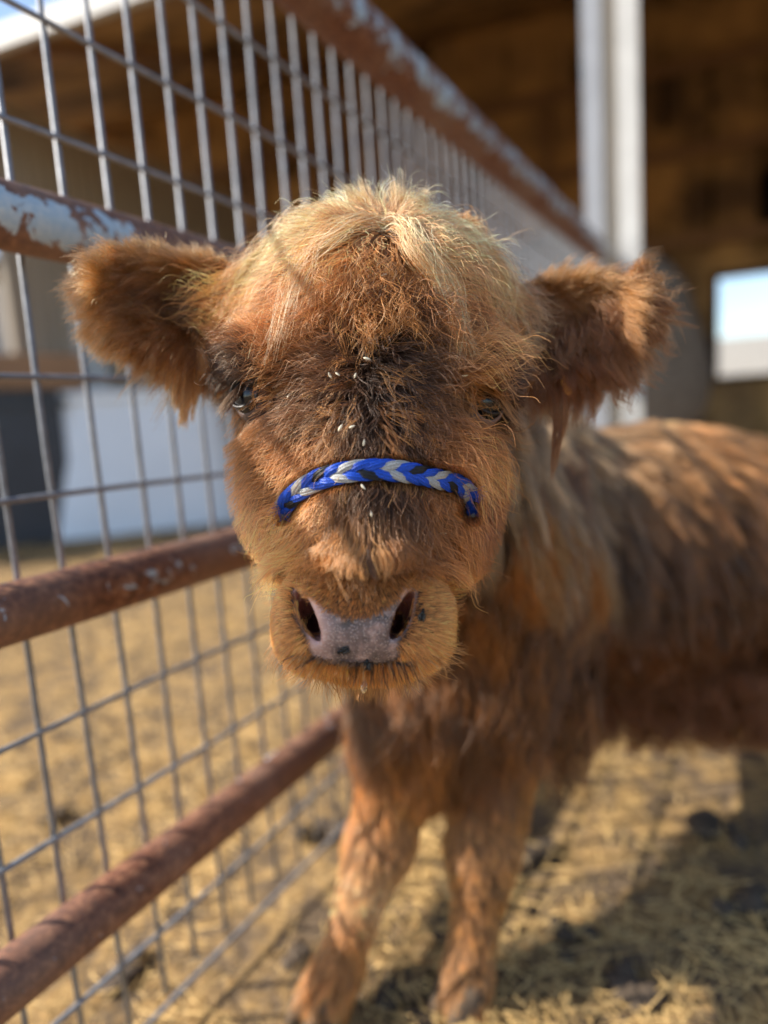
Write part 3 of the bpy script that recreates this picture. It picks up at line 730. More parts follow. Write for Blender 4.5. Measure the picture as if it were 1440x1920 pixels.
def curves_obj(name, pts, rad, col, parent=CALF, mat=None):
    n, k, _ = pts.shape; cu = bpy.data.hair_curves.new(name); cu.add_curves([k] * n)
    w = (W(pts.reshape(-1, 3)) - ORG).astype(np.float32)
    cu.attributes['position'].data.foreach_set('vector', w.ravel()) if 'position' in cu.attributes else cu.position_data.foreach_set('vector', w.ravel())
    ra = cu.attributes.get('radius') or cu.attributes.new('radius', 'FLOAT', 'POINT'); ra.data.foreach_set('value', rad.astype(np.float32).ravel())
    ca = cu.attributes.new('hair_colour', 'FLOAT_COLOR', 'POINT'); c4 = np.ones((n * k, 4), np.float32); c4[:, :3] = col.reshape(-1, 3); ca.data.foreach_set('color', c4.ravel())
    cu.materials.append(mat or MH); o = bpy.data.objects.new(name, cu); SC.collection.objects.link(o); o.parent = parent
    print(name, n); return o
def vnoise(p, s, seed=0):                        # cheap smooth vector noise
    r = np.random.default_rng(seed); o = np.zeros_like(p)
    for k in range(4):
        A_ = r.normal(0, 1, (3, 3)) * s * (1.4 ** k); ph = r.uniform(0, 6.28, 3); o += np.sin(p @ A_ + ph) / (1.3 ** k)
    return o / 2
def norm(v): return v / (np.linalg.norm(v, axis=-1)[..., None] + 1e-12)
def sample_roots(n, mask_face_w):
    w = farea * mask_face_w; w = w / w.sum(); fi = rng.choice(len(BF), n, p=w)
    a, b = rng.random((2, n, 1)); q = BV[BF[fi]]
    p = (q[:, 0] * (1 - a) + q[:, 1] * a) * (1 - b) + (q[:, 3] * (1 - a) + q[:, 2] * a) * b
    nq = BN[BF[fi]]; nn = norm((nq[:, 0] * (1 - a) + nq[:, 1] * a) * (1 - b) + (nq[:, 3] * (1 - a) + nq[:, 2] * a) * b)
    bare = BARE[BF[fi]].mean(1)
    return p, nn, bare
GRAV = -RW[2] * 1.0                               # world down in camera coordinates is row 2 of RW, negated
def grow(p, nn, T, L, lift, K, grav=.25, wander=.35, seed=0, avoid=.0012, curl=0., curlf=2.5, bendback=.55):
    n = len(p); pts = np.zeros((n, K, 3)); pts[:, 0] = p - nn * .0008; cur = pts[:, 0].copy()
    T = norm(T - nn * (T * nn).sum(1)[:, None]); S = np.cross(nn, T)
    ph = rng.uniform(0, 6.28, n); r1 = rng.normal(0, 1, (n, 3))
    for k in range(1, K):
        t = (k - .5) / (K - 1); st = L / (K - 1)
        li = lift * (1 - bendback * t) * 1.35
        d = T * np.cos(li)[:, None] + nn * np.sin(li)[:, None]
        d = d + GRAV * grav * t * (L / .04)[:, None] + vnoise(cur, 60., seed) * wander * .5 + r1 * wander * .22 * (t + .3)
        if curl > 0:
            a = ph + t * curlf * 6.28; d = d + (S * np.cos(a)[:, None] + nn * np.sin(a)[:, None] * .6) * curl * t
        cur = cur + norm(d) * st[:, None]
        s = sdf(cur); tgt = avoid * (1 + 3 * t); bad = s < tgt
        if bad.any(): g = grad(cur[bad]); cur[bad] += g * (tgt - s[bad])[:, None]
        pts[:, k] = cur
    return pts
def clump(pts, M, strength, power=1.3, keep=.12, local=None):
    n, K, _ = pts.shape; M = min(M, n); c = rng.choice(n, M, replace=False); kd = KDTree(M)
    for i, j in enumerate(c): kd.insert(pts[j, 0], i)
    kd.balance(); ci = np.fromiter((c[kd.find(q)[1]] for q in pts[:, 0]), int, n)
    t = np.linspace(0, 1, K)[None, :, None] ** power; s = strength if np.isscalar(strength) else strength[:, None, None]
    tgt = pts[ci] + (pts[:, :1] - pts[ci][:, :1]) * keep
    return pts * (1 - t * s) + tgt * t * s, ci
def eye_clear(pts):                              # strands that would cross an eye opening are dropped
    n = len(pts); q = pts.reshape(-1, 3); x, y = proj(q); bad = np.zeros(len(q), bool)
    for c, rx, ry, pr_ in ((E_L, 33, 38, 1.), (E_R, 31, 34, .8)):
        cx, cy = proj(c[None]); bad |= (((x - cx) / rx) ** 2 + ((y - cy) / ry) ** 2 < 1) & (q[:, 2] > c[2] - .004)
    return ~(bad.reshape(n, -1).any(1) & (rng.random(n) < .975))
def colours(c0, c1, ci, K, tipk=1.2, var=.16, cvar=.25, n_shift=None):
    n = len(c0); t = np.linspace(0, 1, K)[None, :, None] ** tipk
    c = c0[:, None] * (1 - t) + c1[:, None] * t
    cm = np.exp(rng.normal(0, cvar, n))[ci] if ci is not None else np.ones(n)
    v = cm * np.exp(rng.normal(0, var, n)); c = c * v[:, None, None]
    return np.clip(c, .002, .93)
def radii(n, K, r0, var=.2, tip=.25):
    t = np.linspace(0, 1, K); return r0 * (1 - (1 - tip) * t ** 1.5)[None] * np.exp(rng.normal(0, var, n))[:, None]
cen = BV[BF].mean(1); OWN = owner(cen); CX, CY = proj(cen); FACING = (fnn * norm(-cen)).sum(1)
vis = np.where(FACING > -.25, 1., .30)
inframe = (CX > -80) & (CX < 1520) & (CY > -80) & (CY < 2050)
vis = vis * np.where(inframe, 1, .15)
def style(G, p, nn):
    x, y = proj(p); d, L, li, c0, c1 = G(x, y)
    T = np.stack([d[:, 0], d[:, 1], np.zeros(len(p))], -1)
    return T, L, li, c0, c1
def coat(name, G, owners, n, K, r0, scaleL=1., lift=1., wander=.35, cl=(3000, .6), curl=0., avoid=.0012, grav=.25, seed=0, dens=None, dark=1., bareok=False, mat=None, keep=.12, cvar=.25, curlf=2.5, minkeep=0.):
    w = np.isin(OWN, owners) * vis
    if dens is not None: w = w * dens
    n = max(200, int(n * FUR)); p, nn, bare = sample_roots(n, w)
    ok = bare < rng.uniform(.1, .9, n); p, nn = p[ok], nn[ok]; n = len(p)
    # keep the eye openings free
    for c in (E_L, E_R): 
        ok = (np.linalg.norm(p - c, axis=1) > ER + .006) | (nn[:, 2] < -.2); p, nn = p[ok], nn[ok]
    n = len(p); T, L, li, c0, c1 = style(G, p, nn)
    L = L * scaleL * np.exp(rng.normal(0, .22, n))
    pts = grow(p, nn, T, L, li * lift, K, grav, wander, seed, avoid, curl, curlf)
    pts, ci = clump(pts, max(10, int(cl[0] * max(FUR, .3))), cl[1] * rng.uniform(.4, 1, n), keep=keep)
    col = colours(c0 * dark, c1 * dark, ci, K, cvar=cvar); pts = rope_push(pts)
    if 0 in owners: ek = eye_clear(pts); pts = pts[ek]; col = col[ek]; n = len(pts)
    return curves_obj(name, pts, radii(n, K, r0), col, mat=mat)
ROPE = V([(518, 982), (528, 956), (550, 929), (592, 902), (640, 887), (700, 881), (760, 885), (815, 897), (858, 908), (880, 925), (889, 945), (892, 975)], float)
def rope_path():
    bv = BVHTree.FromPolygons([tuple(map(float, v)) for v in BV], [tuple(map(int, f)) for f in BF]); o = []
    for i, (x, y) in enumerate(ROPE):
        r = P(x, y, 1.); r /= np.linalg.norm(r); h = bv.ray_cast(Vector((0, 0, 0)), Vector(r)); off = .0125 if 1 < i < len(ROPE) - 2 else (.009 if i in (1, len(ROPE) - 2) else .003)
        o.append(V(h[0]) - r * off)
    return V(o)
def rope_tail(p, d):                              # the noseband carries on round the cheek under the hair
    o = []; d = V(d, float)
    for i in range(6):
        p = p + d * .012; d = d + V([0, 0, -.10]); d /= np.linalg.norm(d)
        for _ in range(3): q = p[None]; p = p - grad(q)[0] * (sdf(q)[0] - .0045)
        o.append(p)
    return o
RP = rope_path(); RP = np.concatenate([V(rope_tail(RP[0], [-.35, -.45, -.8]))[::-1], RP, V(rope_tail(RP[-1], [.25, -.55, -.8]))])
def rope_push(pts):                               # hair passes under the rope, not through it
    sh = pts.shape; q = pts.reshape(-1, 3).copy(); x, y = proj(q); near = (x > 495) & (x < 915) & (y > 840) & (y < 1000) & (q[:, 2] > -.56)
    idx = np.where(near)[0]; 
    if len(idx) == 0: return pts
    xx, yy = x[idx], y[idx]; best = np.full(len(idx), 1e9); dep = np.zeros(len(idx)); rx, ry = proj(RP)
    for i in range(6, len(RP) - 7):
        a = V([rx[i], ry[i]]); ab = V([rx[i + 1], ry[i + 1]]) - a; t = np.clip(((xx - a[0]) * ab[0] + (yy - a[1]) * ab[1]) / (ab @ ab), 0, 1)
        d = np.hypot(xx - a[0] - t * ab[0], yy - a[1] - t * ab[1]); u = d < best; best[u] = d[u]; dep[u] = (RP[i, 2] + (RP[i + 1, 2] - RP[i, 2]) * t)[u]
    k = np.clip(1 - (best - 18) / 14, 0, 1) * np.clip((xx - 512) / 20, 0, 1) * np.clip((905 - xx) / 14, 0, 1) * np.clip((985 - yy) / 20, 0, 1); lim = dep - .0045; z = q[idx, 2]; over = z > lim
    stray = np.repeat(rng.random(sh[0]) < .02, sh[1])[idx]
    z2 = np.where(over & ~stray, z + (lim - z) * k, z); q[idx] *= (z2 / z)[:, None]; return q.reshape(sh)
SHORT = (CY > 1058) & np.isin(OWN, [0]) & (cen[:, 2] > -.46)
LONGF = ~SHORT
# face: dense dark undercoat, then longer guard hair in clumps, then loose flyaways
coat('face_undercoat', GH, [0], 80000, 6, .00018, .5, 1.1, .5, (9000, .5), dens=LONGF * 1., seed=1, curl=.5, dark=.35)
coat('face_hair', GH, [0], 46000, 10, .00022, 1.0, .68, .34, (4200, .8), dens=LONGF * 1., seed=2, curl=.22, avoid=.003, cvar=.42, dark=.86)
coat('face_flyaway_hair', GH, [0], 19000, 12, .00018, 1.35, 1.1, .8, (5000, .1), dens=LONGF * 1., seed=3, curl=1.1, avoid=.005, curlf=1.6, dark=1.8)
coat('muzzle_hair', GH, [0], 64000, 5, .00013, .8, .8, .35, (7000, .45), dens=SHORT * 1., seed=4, avoid=.0004, grav=.1, dark=1.35)
coat('muzzle_whiskers', GH, [0], 700, 8, .00015, 1.6, 1.3, .4, (400, .2), dens=SHORT * (CY > 1200), seed=5, avoid=.002, grav=.3, dark=.7)
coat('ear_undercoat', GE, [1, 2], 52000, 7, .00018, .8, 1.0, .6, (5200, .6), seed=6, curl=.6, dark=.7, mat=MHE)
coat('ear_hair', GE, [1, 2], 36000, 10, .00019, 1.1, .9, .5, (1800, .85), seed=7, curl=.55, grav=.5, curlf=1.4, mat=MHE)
coat('body_hair', GB, [3], 90000, 8, .00042, .9, .8, .45, (2200, .85), seed=8, curl=.3, grav=.35, cvar=.36, dark=.8)
coat('leg_hair', GL, [4], 36000, 6, .00028, 1., 1., .4, (1800, .6), seed=9, grav=.3)
bvh = BVHTree.FromPolygons([tuple(map(float, v)) for v in BV], [tuple(map(int, f)) for f in BF])
def on(px, py, off=0., dfl=.50):                # point on the calf seen at a pixel, raised towards the camera
    r = P(px, py, 1.); r /= np.linalg.norm(r); h = bvh.ray_cast(Vector((0, 0, 0)), Vector(r))
    if h[0] is None: return P(px, py, dfl)
    return V(h[0]) - r * off
def onb(px, py, off=0., dfl=.80):               # same, behind the head
    r = P(px, py, 1.); r /= np.linalg.norm(r); h = bvh.ray_cast(Vector(r * .69), Vector(r))
    if h[0] is None or h[1].dot(Vector(r)) > 0: return P(px, py, dfl)
    return V(h[0]) - r * off
def spline(cp, t):
    cp = V(cp); n = len(cp) - 1; x = np.clip(t * n, 0, n - 1e-6); i = x.astype(int); f = (x - i)[..., None]
    p0 = cp[np.maximum(i - 1, 0)]; p1 = cp[i]; p2 = cp[i + 1]; p3 = cp[np.minimum(i + 2, n)]
    return .5 * ((2 * p1) + (p2 - p0) * f + (2 * p0 - 5 * p1 + 4 * p2 - p3) * f * f + (3 * p1 - p0 - 3 * p2 + p3) * f ** 3)
LK = {}
def lock(name, cp, n, s0, s1, c0, c1, K=14, r0=.00017, wave=.0, lenvar=.25, mid=None, tipfree=.3, cv=.25):
    """n strands along a curve through cp; s0, s1 spread at root and tip in metres"""
    n = max(2, int(n * max(FUR, .2))); t = np.linspace(0, 1, K); e = (1 - lenvar * rng.random(n) ** 1.5)[:, None] * t[None]
    base = spline(cp, e.ravel()).reshape(n, K, 3)
    o = rng.normal(0, 1, (n, 3)); o2 = rng.normal(0, 1, (n, 3)); sp = s0 + (s1 - s0) * t ** .8
    if mid: sp = sp + mid * np.sin(t * PI)
    pts = base + (o[:, None] * (1 - t[None, :, None] * tipfree) + o2[:, None] * t[None, :, None] * tipfree) * sp[None, :, None] * .6
    ph = rng.uniform(0, 6.28, (n, 1)); a = wave * t[None] * np.sin(ph * .4 + t[None] * 9 + cp[0][0] * 300)
    pts[..., 0] += a; pts[..., 1] += wave * .6 * t[None] * np.cos(ph * .4 + t[None] * 8)
    col = colours(np.repeat(PAL[c0][None], n, 0), np.repeat(PAL[c1][None], n, 0), None, K, 1.0, cv)
    LK.setdefault(name, []).append((pts, radii(n, K, r0), col))
def flush():
    for k, L in LK.items():
        Ks = max(p.shape[1] for p, _, _ in L); assert all(p.shape[1] == Ks for p, _, _ in L)
        curves_obj(k, rope_push(np.concatenate([p for p, _, _ in L])), np.concatenate([r for _, r, _ in L]), np.concatenate([c for _, _, c in L]), mat=MHE if k == 'ear_feathering' else MH)
U = rng.uniform
# forelock: the fair fringe parted to both sides
for i in range(400):
    q = rng.random(); x0 = 735 - 150 * q + U(-15, 15); dy = U(-22, 34); o = U(.014, .034)
    tip = (395 + 135 * rng.random() ** 1.2, U(520, 690)); m1 = (600 - 60 * q + U(-36, 30), 432 + 22 * q + dy); m2 = (m1[0] * .45 + tip[0] * .55 + U(-10, 14), m1[1] * .5 + tip[1] * .5 - U(5, 30))
    lock('forelock', [on(x0, 412 + U(-8, 30), .002), on((x0 + m1[0]) / 2, 412 + dy * .6, o * .7), on(*m1, o), on(*m2, o), on(*tip, o * .8, .492)], 8, .006, .0050, 4 if rng.random() < .35 else 5, 5 if rng.random() < .7 else 4, lenvar=.6, mid=.002, r0=.0002, wave=.003, tipfree=.6)
for i in range(360):
    q = rng.random(); x0 = U(715, 860); o = U(.014, .032)
    if i < 70: tip = (868 + U(-22, 34), 650 + U(-60, 40)); m1 = (788 + U(-24, 30), 450 + U(-15, 20)); m2 = (836 + U(-14, 24), 545 + U(-20, 20)); k = 14
    else: m1 = (850 + U(-50, 50), 450 + U(-26, 30)); m2 = (915 + U(-50, 45), 520 + U(-36, 40)); tip = (960 + U(-80, 40), 620 + U(-70, 60)); x0 = U(740, 880); k = 7
    lock('forelock', [on(x0, 415 + U(-8, 24), .002), on((x0 + m1[0]) / 2, 424, o * .7), on(*m1, o), on(*m2, o), on(*tip, o * .8, .492)], k, .0055, .0040, 5 if i < 70 else 4, 5 if rng.random() < .7 else 4, lenvar=.6, mid=.002, r0=.0002, wave=.003, tipfree=.6)
for i in range(26):                              # tuft that stands up on the crown
    x0 = U(670, 790); a = (x0 - 725) / 60
    lock('forelock', [on(x0, 430, .0), P(x0 + a * 6, 392, .485), P(x0 + a * 14 - 4, 368, .482), P(x0 + a * 26 - 14 + U(-8, 8), 326 + 26 * abs(a) + U(-22, 26), .48)], 24, .003, .005, 4, 5, lenvar=.5)
for i in range(40):                              # loose golden hairs in the middle of the forehead
    x0, y0 = U(600, 800), U(440, 600); a = (x0 - 700) / 100
    lock('forelock', [on(x0, y0, .003), on(x0 + 22 * a + U(-14, 14), y0 + 22, .022), on(x0 + 40 * a + U(-26, 26), y0 + 50, .024), on(x0 + 50 * a + U(-40, 40), y0 + 86, .014)], 12, .005, .007, 3, 4, wave=.004, tipfree=.8, r0=.00022)
# fringe over the nose
for i in range(90):
    q = U(-1, 1); x1 = 692 + 118 * q + U(-8, 8); e = 1088 - 34 * abs(q) + U(-14, 8)
    lock('nose_fringe', [on(693 + 75 * q, 960 + U(-15, 45), .003), on(693 + 85 * q, 1016, .018), on(x1, 1050 - 12 * abs(q), .024), on(x1 + 8 * q, e, .022)], 16, .004, .0020, 0 if abs(q) < .10 else 1, 1 if abs(q) < .08 else 3 if q > .3 else 4, wave=.002, r0=.00026, tipfree=.6)
# long guard hairs that sweep across the face, drawn as small groups
def sweep(n, xr, yr, fn, cols, off=.016, k=5, r0=.00026):
    for i in range(n):
        x, y = U(*xr), U(*yr); th, L_ = fn(x, y); th = math.radians(th + rng.normal(0, 14)); cv_ = rng.normal(0, .35); P0 = [on(x, y, .003)]
        for t in (.35, .7, 1.): 
            a_ = th + cv_ * t; P0.append(on(x + L_ * t * math.cos(a_), y - L_ * t * math.sin(a_) + 10 * t * t, off * (.5 + t * .6)))
        if max(abs(P0[j + 1][2] - P0[j][2]) for j in range(3)) > .03: continue
        c = cols[rng.integers(len(cols))]; lock('guard_hair', P0, k, .0022, .0022, c[0], c[1], r0=r0, tipfree=.7, wave=.002)
sweep(520, (480, 920), (560, 860), lambda x, y: (180 + (y - 660) * .28 if x < 690 else -(y - 660) * .32, U(55, 105)), [(1, 4), (1, 3), (1, 4), (2, 4)])
sweep(260, (540, 860), (930, 1030), lambda x, y: (270 + (x - 695) * .32, U(50, 90)), [(1, 3), (1, 4), (0, 3)], .012)
sweep(150, (770, 890), (560, 740), lambda x, y: (-26, U(50, 80)), [(1, 3), (1, 4), (3, 6)])
# damp dark tufts under the lip
for i in range(46):
    x = U(560, 810); L_ = U(22, 52); y = 1244 - .0012 * (x - 690) ** 2
    lock('lip_hair', [on(x, y, .001), on(x + .1 * (x - 690), y + 8, .006, .43), P(x + .22 * (x - 690), y + L_ * .6, .402), P(x + .3 * (x - 690) + U(-6, 6), y + L_, .402)], 7, .0016, .0005, 7 if rng.random() < .5 else 1, 7 if rng.random() < .4 else 4, r0=.00016)
# brow hair and lashes
for i in range(16):
    j = i / 15
    lock('eyelash', [on(470 + 14 * j, 716, .004), P(452 + 12 * j, 722 + 4 * j, .462), P(428 + 12 * j, 744 + 5 * j, .458), P(404 + 16 * j, 775 + 6 * j + U(-6, 6), .455)], 8, .0012, .0022, 7, 1, r0=.00016)
    lock('brow_hair', [on(885 + 22 * j, 722, .008), on(925 + 12 * j, 738 + 4 * j, .014, .47), P(955 + 10 * j, 778 + 6 * j, .462), P(978 + 12 * U(-1, 1), 828 - U(0, 40), .462)], 3, .007, .006, 1, 4, r0=.0002, lenvar=.6)
    lock('brow_hair', [on(800 + 60 * j, 690 + U(-20, 10), .004), on(850 + 50 * j, 694 + U(-16, 10), .018), on(900 + 30 * j, 706 + U(-14, 8), .016, .48), P(935 + 26 * U(0, 1), 738 + U(-14, 14), .466)], 20, .0035, .003, 1, 3)
# ear feathering
for i in range(46):
    j = rng.random(); x0 = 325 + 100 * j; tx = 300 + 95 * j + U(-10, 10); ty = 690 + 115 * math.exp(-((j - .45) / .25) ** 2) + U(-12, 12)
    lock('ear_feathering', [on(x0, 625 + 20 * j, .003, .52), P(x0 - 12, 665, .507), P((x0 + tx) / 2 - 8, (665 + ty) / 2 + 8, .505), P(tx, ty, .505)], 60, .004, .0016, 3, 4 if j < .8 else 3, wave=.001, r0=.00019)
for i in range(54):                              # rim of the left ear
    a = U(80, 250); r_ = math.radians(a); ex, ey = 300, 560; x0 = ex + 118 * math.cos(r_); y0 = ey - 70 * math.sin(r_); L_ = U(42, 66)
    lock('ear_feathering', [P(x0, y0, .512), P(x0 + .5 * L_ * math.cos(r_), y0 - .6 * L_ * math.sin(r_), .508), P(x0 + L_ * math.cos(r_) - 6, y0 - L_ * math.sin(r_) + 10, .506)], 60, .007, .006, 3, 4, wave=.001, r0=.00018)
for x0, y0, dx0, dy0, n in [(1190, 545, 30, -75, 60), (1175, 540, 48, -68, 60), (1200, 555, 40, -58, 50), (1205, 565, 55, -30, 50), (1190, 575, 85, 22, 90), (1200, 570, 62, 2, 60), (1195, 590, 60, 40, 60), (1205, 610, 45, 45, 60), (1180, 630, 60, 55, 70), (1165, 650, 40, 75, 70), (1150, 660, 12, 100, 80), (1130, 665, 34, 90, 70), (1110, 670, 8, 90, 70), (1090, 670, 0, 60, 70), (1215, 600, 50, 5, 30), (1150, 600, -14, 90, 60), (1100, 590, 20, 80, 60), (1070, 600, -6, 100, 60), (1120, 570, 60, 60, 60), (1160, 570, 50, 70, 60), (1060, 640, 20, 90, 60)]:
    for k in range(9):
        jx, jy = U(-16, 16), U(-14, 14); c = U(.55, 1.2); sx = 1; dx = dx0 + U(-14, 14); dy = dy0 + U(-14, 14)
        lock('ear_feathering', [on(x0 - 6 + jx, y0 + jy, .002, .53), P(x0 + .35 * dx * c + jx - .15 * dy * .4, y0 + .3 * dy * c + jy, .506), P(x0 + .7 * dx * c + jx + .12 * dy * .4, y0 + .75 * dy * c + jy, .503), P(x0 + dx * c + jx + 4, y0 + dy * c + jy - 5 * (dy > 0), .503)], max(8, n // 4), .006, .0022, 1, 3 if dy < -20 else 2, wave=.004, r0=.00018)
for i in range(70):                              # dark hair hanging from the base and the lower edge of both ears
    x0 = U(990, 1110); L_ = U(60, 115); lock('ear_feathering', [on(x0, 655 + U(-25, 10), .003, .53), P(x0 + 6, 690, .515), P(x0 + 10 + U(-8, 8), 690 + L_ * .5, .512), P(x0 + U(-14, 16), 690 + L_, .512)], 20, .005, .003, 1, 2, wave=.003, r0=.0002)
    x0 = U(345, 440); L_ = U(40, 90); lock('ear_feathering', [on(x0, 640 + U(-25, 10), .003, .53), P(x0 - 3, 672, .513), P(x0 - 6 + U(-8, 8), 672 + L_ * .5, .511), P(x0 - 6 + U(-14, 10), 672 + L_, .511)], 20, .005, .003, 2, 3, wave=.002, r0=.0002)
for k in range(4):
    lock('ear_feathering', [on(1022 + 10 * k, 680, .003, .53), P(1035 + 8 * k, 740, .51), P(1042 + 5 * k, 800, .508), P(1036 + 2 * k, 905 - 22 * k, .508)], 70, .004, .0018, 2, 2, wave=.0012, r0=.0002)
# neck and chest locks, long hair that hangs behind the head
for i in range(80):
    j = rng.random(); x0 = 940 + 150 * j; y0 = 860 + U(-20, 60); x1 = x0 + 60 + U(-20, 30)
    lock('mane', [onb(x0, y0, .006, .7), onb(x0 + 14, y0 + 90, .04, .7), onb(x1 - 20, y0 + 180, .05, .72), onb(x1 + U(-10, 20), y0 + 260 + U(-60, 60), .045, .74)], 40, .009, .009, 1, 6 if rng.random() < .6 else 3, r0=.0004, wave=.006)
for i in range(170):
    x0 = U(660, 1110); y0 = U(1010, 1330); L_ = U(120, 200)
    lock('mane', [onb(x0, y0, .0, .8), onb(x0 + 4, y0 + L_ * .35, .035, .78), onb(x0 + U(-14, 14), y0 + L_ * .7, .04, .78), P(x0 + U(-20, 14), y0 + L_, .74)], 36, .014, .016, 1, 1 if rng.random() < .6 else 3, r0=.0004, wave=.008)
for i in range(260):
    x0 = U(1120, 1560); y0 = U(1150, 1330); L_ = U(70, 120)
    lock('mane', [onb(x0, y0, .0, .95), onb(x0 + 4, y0 + L_ * .35, .03, .95), onb(x0 + U(-10, 14), y0 + L_ * .7, .03, .92), P(x0 + U(-10, 20), min(y0 + L_, 1400), .90)], 34, .014, .012, 1, 2, r0=.00045, wave=.006)
flush()

# ------------------------------------------------------------------ rope, tag, small things
def build_rope():
    root = empty('rope_halter', 'braided blue, black and silver rope noseband across the bridge of the calf nose', 'halter')
    mid = W(RP[11]); root.location = tuple(mid); O = V(root.location)
    n = 640; tt = np.linspace(0, 1, n); c = spline(RP, tt)
    seg = np.linalg.norm(np.diff(c, axis=0), axis=1); arc = np.concatenate([[0], np.cumsum(seg)])
    tan = norm(np.gradient(c, axis=0)); vw = norm(-c); lat = norm(np.cross(vw, tan)); nrm = norm(np.cross(tan, lat)); 
    nrm = np.where((nrm * vw).sum(1)[:, None] < 0, -nrm, nrm)
    NS = 7; w = .0045 * (1 - .35 * np.abs(tt * 2 - 1) ** 1.5); pitch = .066
    BL, BK, SV = ('blue_strand', (.008, .095, .66)), ('black_strand', (.010, .011, .014)), ('silver_strand', (.52, .52, .50))
    cols = [BL, BK, BL, SV, BL, BL, SV]
    mats = {}
    for nm, cc in cols:
        if nm in mats: continue
        m = Mat(nm + '_fibre', cc, .42, 0, .5); v = m.coord(); nn_ = m.noise(v, 900, 3, .6)
        lo = tuple(x * .55 for x in cc); m.base(m.ramp(nn_, [(.3, lo), (.65, cc)])); mats[nm] = m.m
    for j, (nm, cc) in enumerate(cols):
        th = 2 * PI * (arc / pitch + j / NS)
        pc = c + lat * (w * np.sin(th))[:, None] + nrm * (.0021 * np.sin(2 * th))[:, None]
        t2 = norm(np.gradient(pc, axis=0)); sd = norm(np.cross(t2, nrm)); nr = norm(np.cross(sd, t2)); ring = 6; V_, F_ = [], []
        a = np.linspace(0, 2 * PI, ring, endpoint=False); NF = 8
        for q in range(NF):                                          # each strand is a flat bundle of filaments
            s0 = (q - (NF - 1) / 2) / (NF / 2); o_ = s0 * .0025 + .00012 * np.sin(tt * 60 + q * 2.1); z_ = .0009 * (1 - s0 * s0) + .00016 * np.sin(tt * 45 + q * 1.7)
            cc_ = pc + sd * o_[:, None] + nr * z_[:, None]; base = len(V_) * n * ring
            vs = cc_[:, None] + (np.cos(a)[None, :, None] * sd[:, None] * .00046 + np.sin(a)[None, :, None] * nr[:, None] * .00050)
            V_.append(vs.reshape(-1, 3)); F_ += [(base + i * ring + k, base + i * ring + (k + 1) % ring, base + (i + 1) * ring + (k + 1) % ring, base + (i + 1) * ring + k) for i in range(n - 1) for k in range(ring)]
        mesh_obj(nm, W(np.concatenate(V_)) - O, F_, mats[nm], root, True)
    # frayed blue filaments at both ends
    for ex, k in ((RP[7], 0), (RP[-9], 1)):
        m = MB()
        for i in range(46):
            o = ex + rng.normal(0, .0035, 3) + V([0, 0, .003]); d = rng.normal(0, 1, 3); d[1] = -abs(d[1]) if k == 0 else d[1]; d = norm(d)
            L_ = U(.004, .010); m.tube([o, o + d * L_ * .5 + rng.normal(0, .0008, 3), o + d * L_], .00016, 4)
        mesh_obj('frayed_end', W(V(m.v)) - O, m.f, mats['blue_strand'], root)
build_rope()
def build_tag():
    m = Mat('yellow_plastic', (.80, .42, .02), .4); b = MB(); c = P(1066, 712, .508); n = 24; vs = []
    for z_ in (-.0009, .0009):
        for r_ in (.0105, .004):
            for j in range(n):
                a = 2 * PI * j / n; vs.append(c + V([math.cos(a) * r_ * .62, math.sin(a) * r_ * 1.15, z_ - math.cos(a) * .003]))
    f = []
    for j in range(n):
        k = (j + 1) % n; f += [(j, k, n + k, n + j), (2 * n + j, 3 * n + j, 3 * n + k, 2 * n + k), (j, 2 * n + j, 2 * n + k, k), (n + j, n + k, 3 * n + k, 3 * n + j)]
    b.add(vs, f); o = put_calf('ear_tag', b, m.m); o['label'] = 'small yellow ring ear tag half hidden in the ear hair'
build_tag()
def build_flies():
    mb = Mat('fly_black', (.004, .004, .004), .35, 0, .3); mw = Mat('fly_wing', (.02, .02, .02), .4); mw.b.inputs['Alpha'].default_value = .6
    for x, y, ang, lab in ((641, 1221, 200, 'small black fly on the lower left of the nose pad'), (688, 1242, 90, 'small black fly on the lip below the middle of the nose'), (792, 1150, 80, 'small black fly on the furry cheek of the muzzle right of the nostril')):
        c = on(x, y, .0012 if x < 750 else .0035); r_ = math.radians(ang); d = V([math.cos(r_), math.sin(r_), 0]); s_ = V([-d[1], d[0], 0]); zz = V([0, 0, 1.])
        Cw = W(c); root = empty('fly', lab, 'fly', 'flies on the calf muzzle'); root.location = tuple(Cw); O = V(root.location)
        def ell(cc, a, b_, h, nm, mt):
            m = MB(); m.ball(V([0, 0, 0]), 1, 1, 1, 12, 8); v = V(m.v); v = cc + v[:, :1] * d * a + v[:, 1:2] * s_ * b_ + v[:, 2:] * zz * h
            mesh_obj(nm, W(v) - O, m.f, mt, root, True)
        ell(c, .0021, .0013, .0012, 'thorax', mb.m); ell(c - d * .0028, .0022, .0014, .0012, 'abdomen', mb.m); ell(c + d * .0024, .0009, .0011, .0009, 'head', mb.m)
        for q in (-1, 1): ell(c - d * .0026 + s_ * q * .0014 + zz * .0011, .0027, .0010, .0001, 'wing', mw.m)
        for q in (-1, 1):
            for k in (-1, 0, 1):
                m = MB(); a = c + d * k * .001; m.tube([a, a + s_ * q * .0018 + d * k * .0008 + zz * .0006, a + s_ * q * .0032 + d * k * .0016 - zz * .001], .00013, 5); mesh_obj('leg', W(V(m.v)) - O, m.f, mb.m, root)
build_flies()
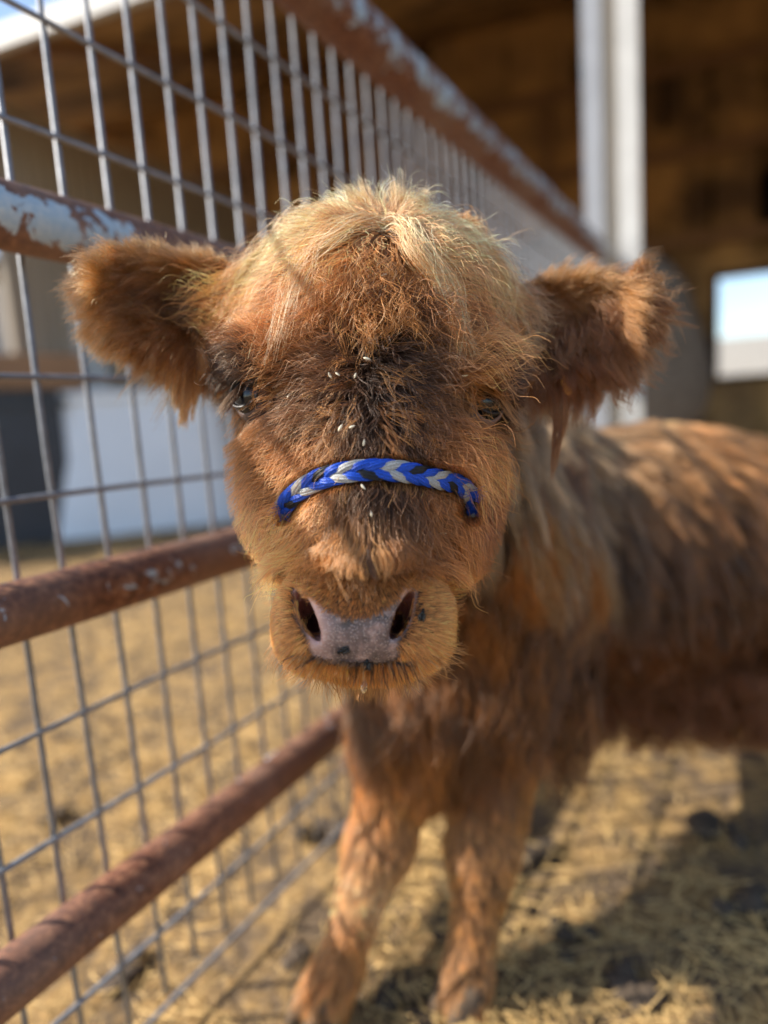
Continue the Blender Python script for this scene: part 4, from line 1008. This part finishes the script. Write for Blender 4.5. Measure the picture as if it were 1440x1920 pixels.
def build_seeds():
    m = simple('pale_seed', (.78, .70, .52), .5, .15, 300); first = None
    S_ = [(720, 515, 10, 'centre of the forehead under the fringe parting'), (688, 672, -15, 'middle of the forehead above the eyes'), (633, 701, -40, 'left of the forehead midline, the larger one'), (619, 704, -60, 'left of the forehead midline, the slim one'), (666, 704, 70, 'just left of the forehead midline'), (541, 742, 60, 'right beside the left eye'), (872, 704, 5, 'brow above the right eye'), (638, 802, 60, 'bridge above the rope, to the left'), (660, 800, 20, 'bridge just above the rope'), (682, 830, 80, 'midline right above the rope'), (681, 913, -50, 'midline touching the lower edge of the rope'),
          (696, 964, 95, 'dark midline below the rope'), (672, 1004, 80, 'left edge of the nose fringe'), (830, 1000, 0, 'right side of the bridge'), (890, 981, 85, 'right cheek near the rope end'), (859, 1042, 75, 'right cheek above the muzzle')]
    for x, y, a, w in S_:
        c = on(x, y, .0205 if y < 900 else .0175); r_ = math.radians(a); d = V([math.cos(r_), math.sin(r_), .15]); d /= np.linalg.norm(d); s_ = V([-d[1], d[0], 0]); zz = np.cross(d, s_)
        b = MB(); n = 8; vs = []; sz_ = U(.0036, .0056)
        for k in range(9):
            t = k / 8; rr = .21 * sz_ * math.sin(PI * t) ** .7 * (1.1 - .4 * t) + .00002
            for j in range(n):
                q = 2 * PI * j / n; vs.append(d * (t - .5) * sz_ + (s_ * math.cos(q) + zz * math.sin(q) * .7) * rr * (1 - .25 * (math.cos(q) > .95)))
        b.add(vs, [(i * n + j, i * n + (j + 1) % n, (i + 1) * n + (j + 1) % n, (i + 1) * n + j) for i in range(8) for j in range(n)])
        o = mesh_obj('grass_seed', V(b.v) @ RW.T, b.f, m, None, True); o.location = tuple(W(c))
        tag(o, ('pale seed caught in fur at the ' + w), 'seed', 'pale grass seeds stuck in the face hair')
build_seeds()
def build_drool():
    m = Mat('clear_drool', (1, 1, 1), .02); m.b.inputs['Transmission Weight'].default_value = 1; m.b.inputs['IOR'].default_value = 1.33
    b = MB(); x, y = 681, 1258; pts = []; rad = []
    for k in range(14):
        t = k / 13; pts.append(P(x + 2 * math.sin(t * 3), y + 42 * t, .398)); rad.append(.0005 + .0017 * max(0, math.sin(PI * min(1, max(0, (t - .45) / .55)))) ** .8)
    b.tube(pts, rad, 14); put_calf('drool', b, m.m)
build_drool()
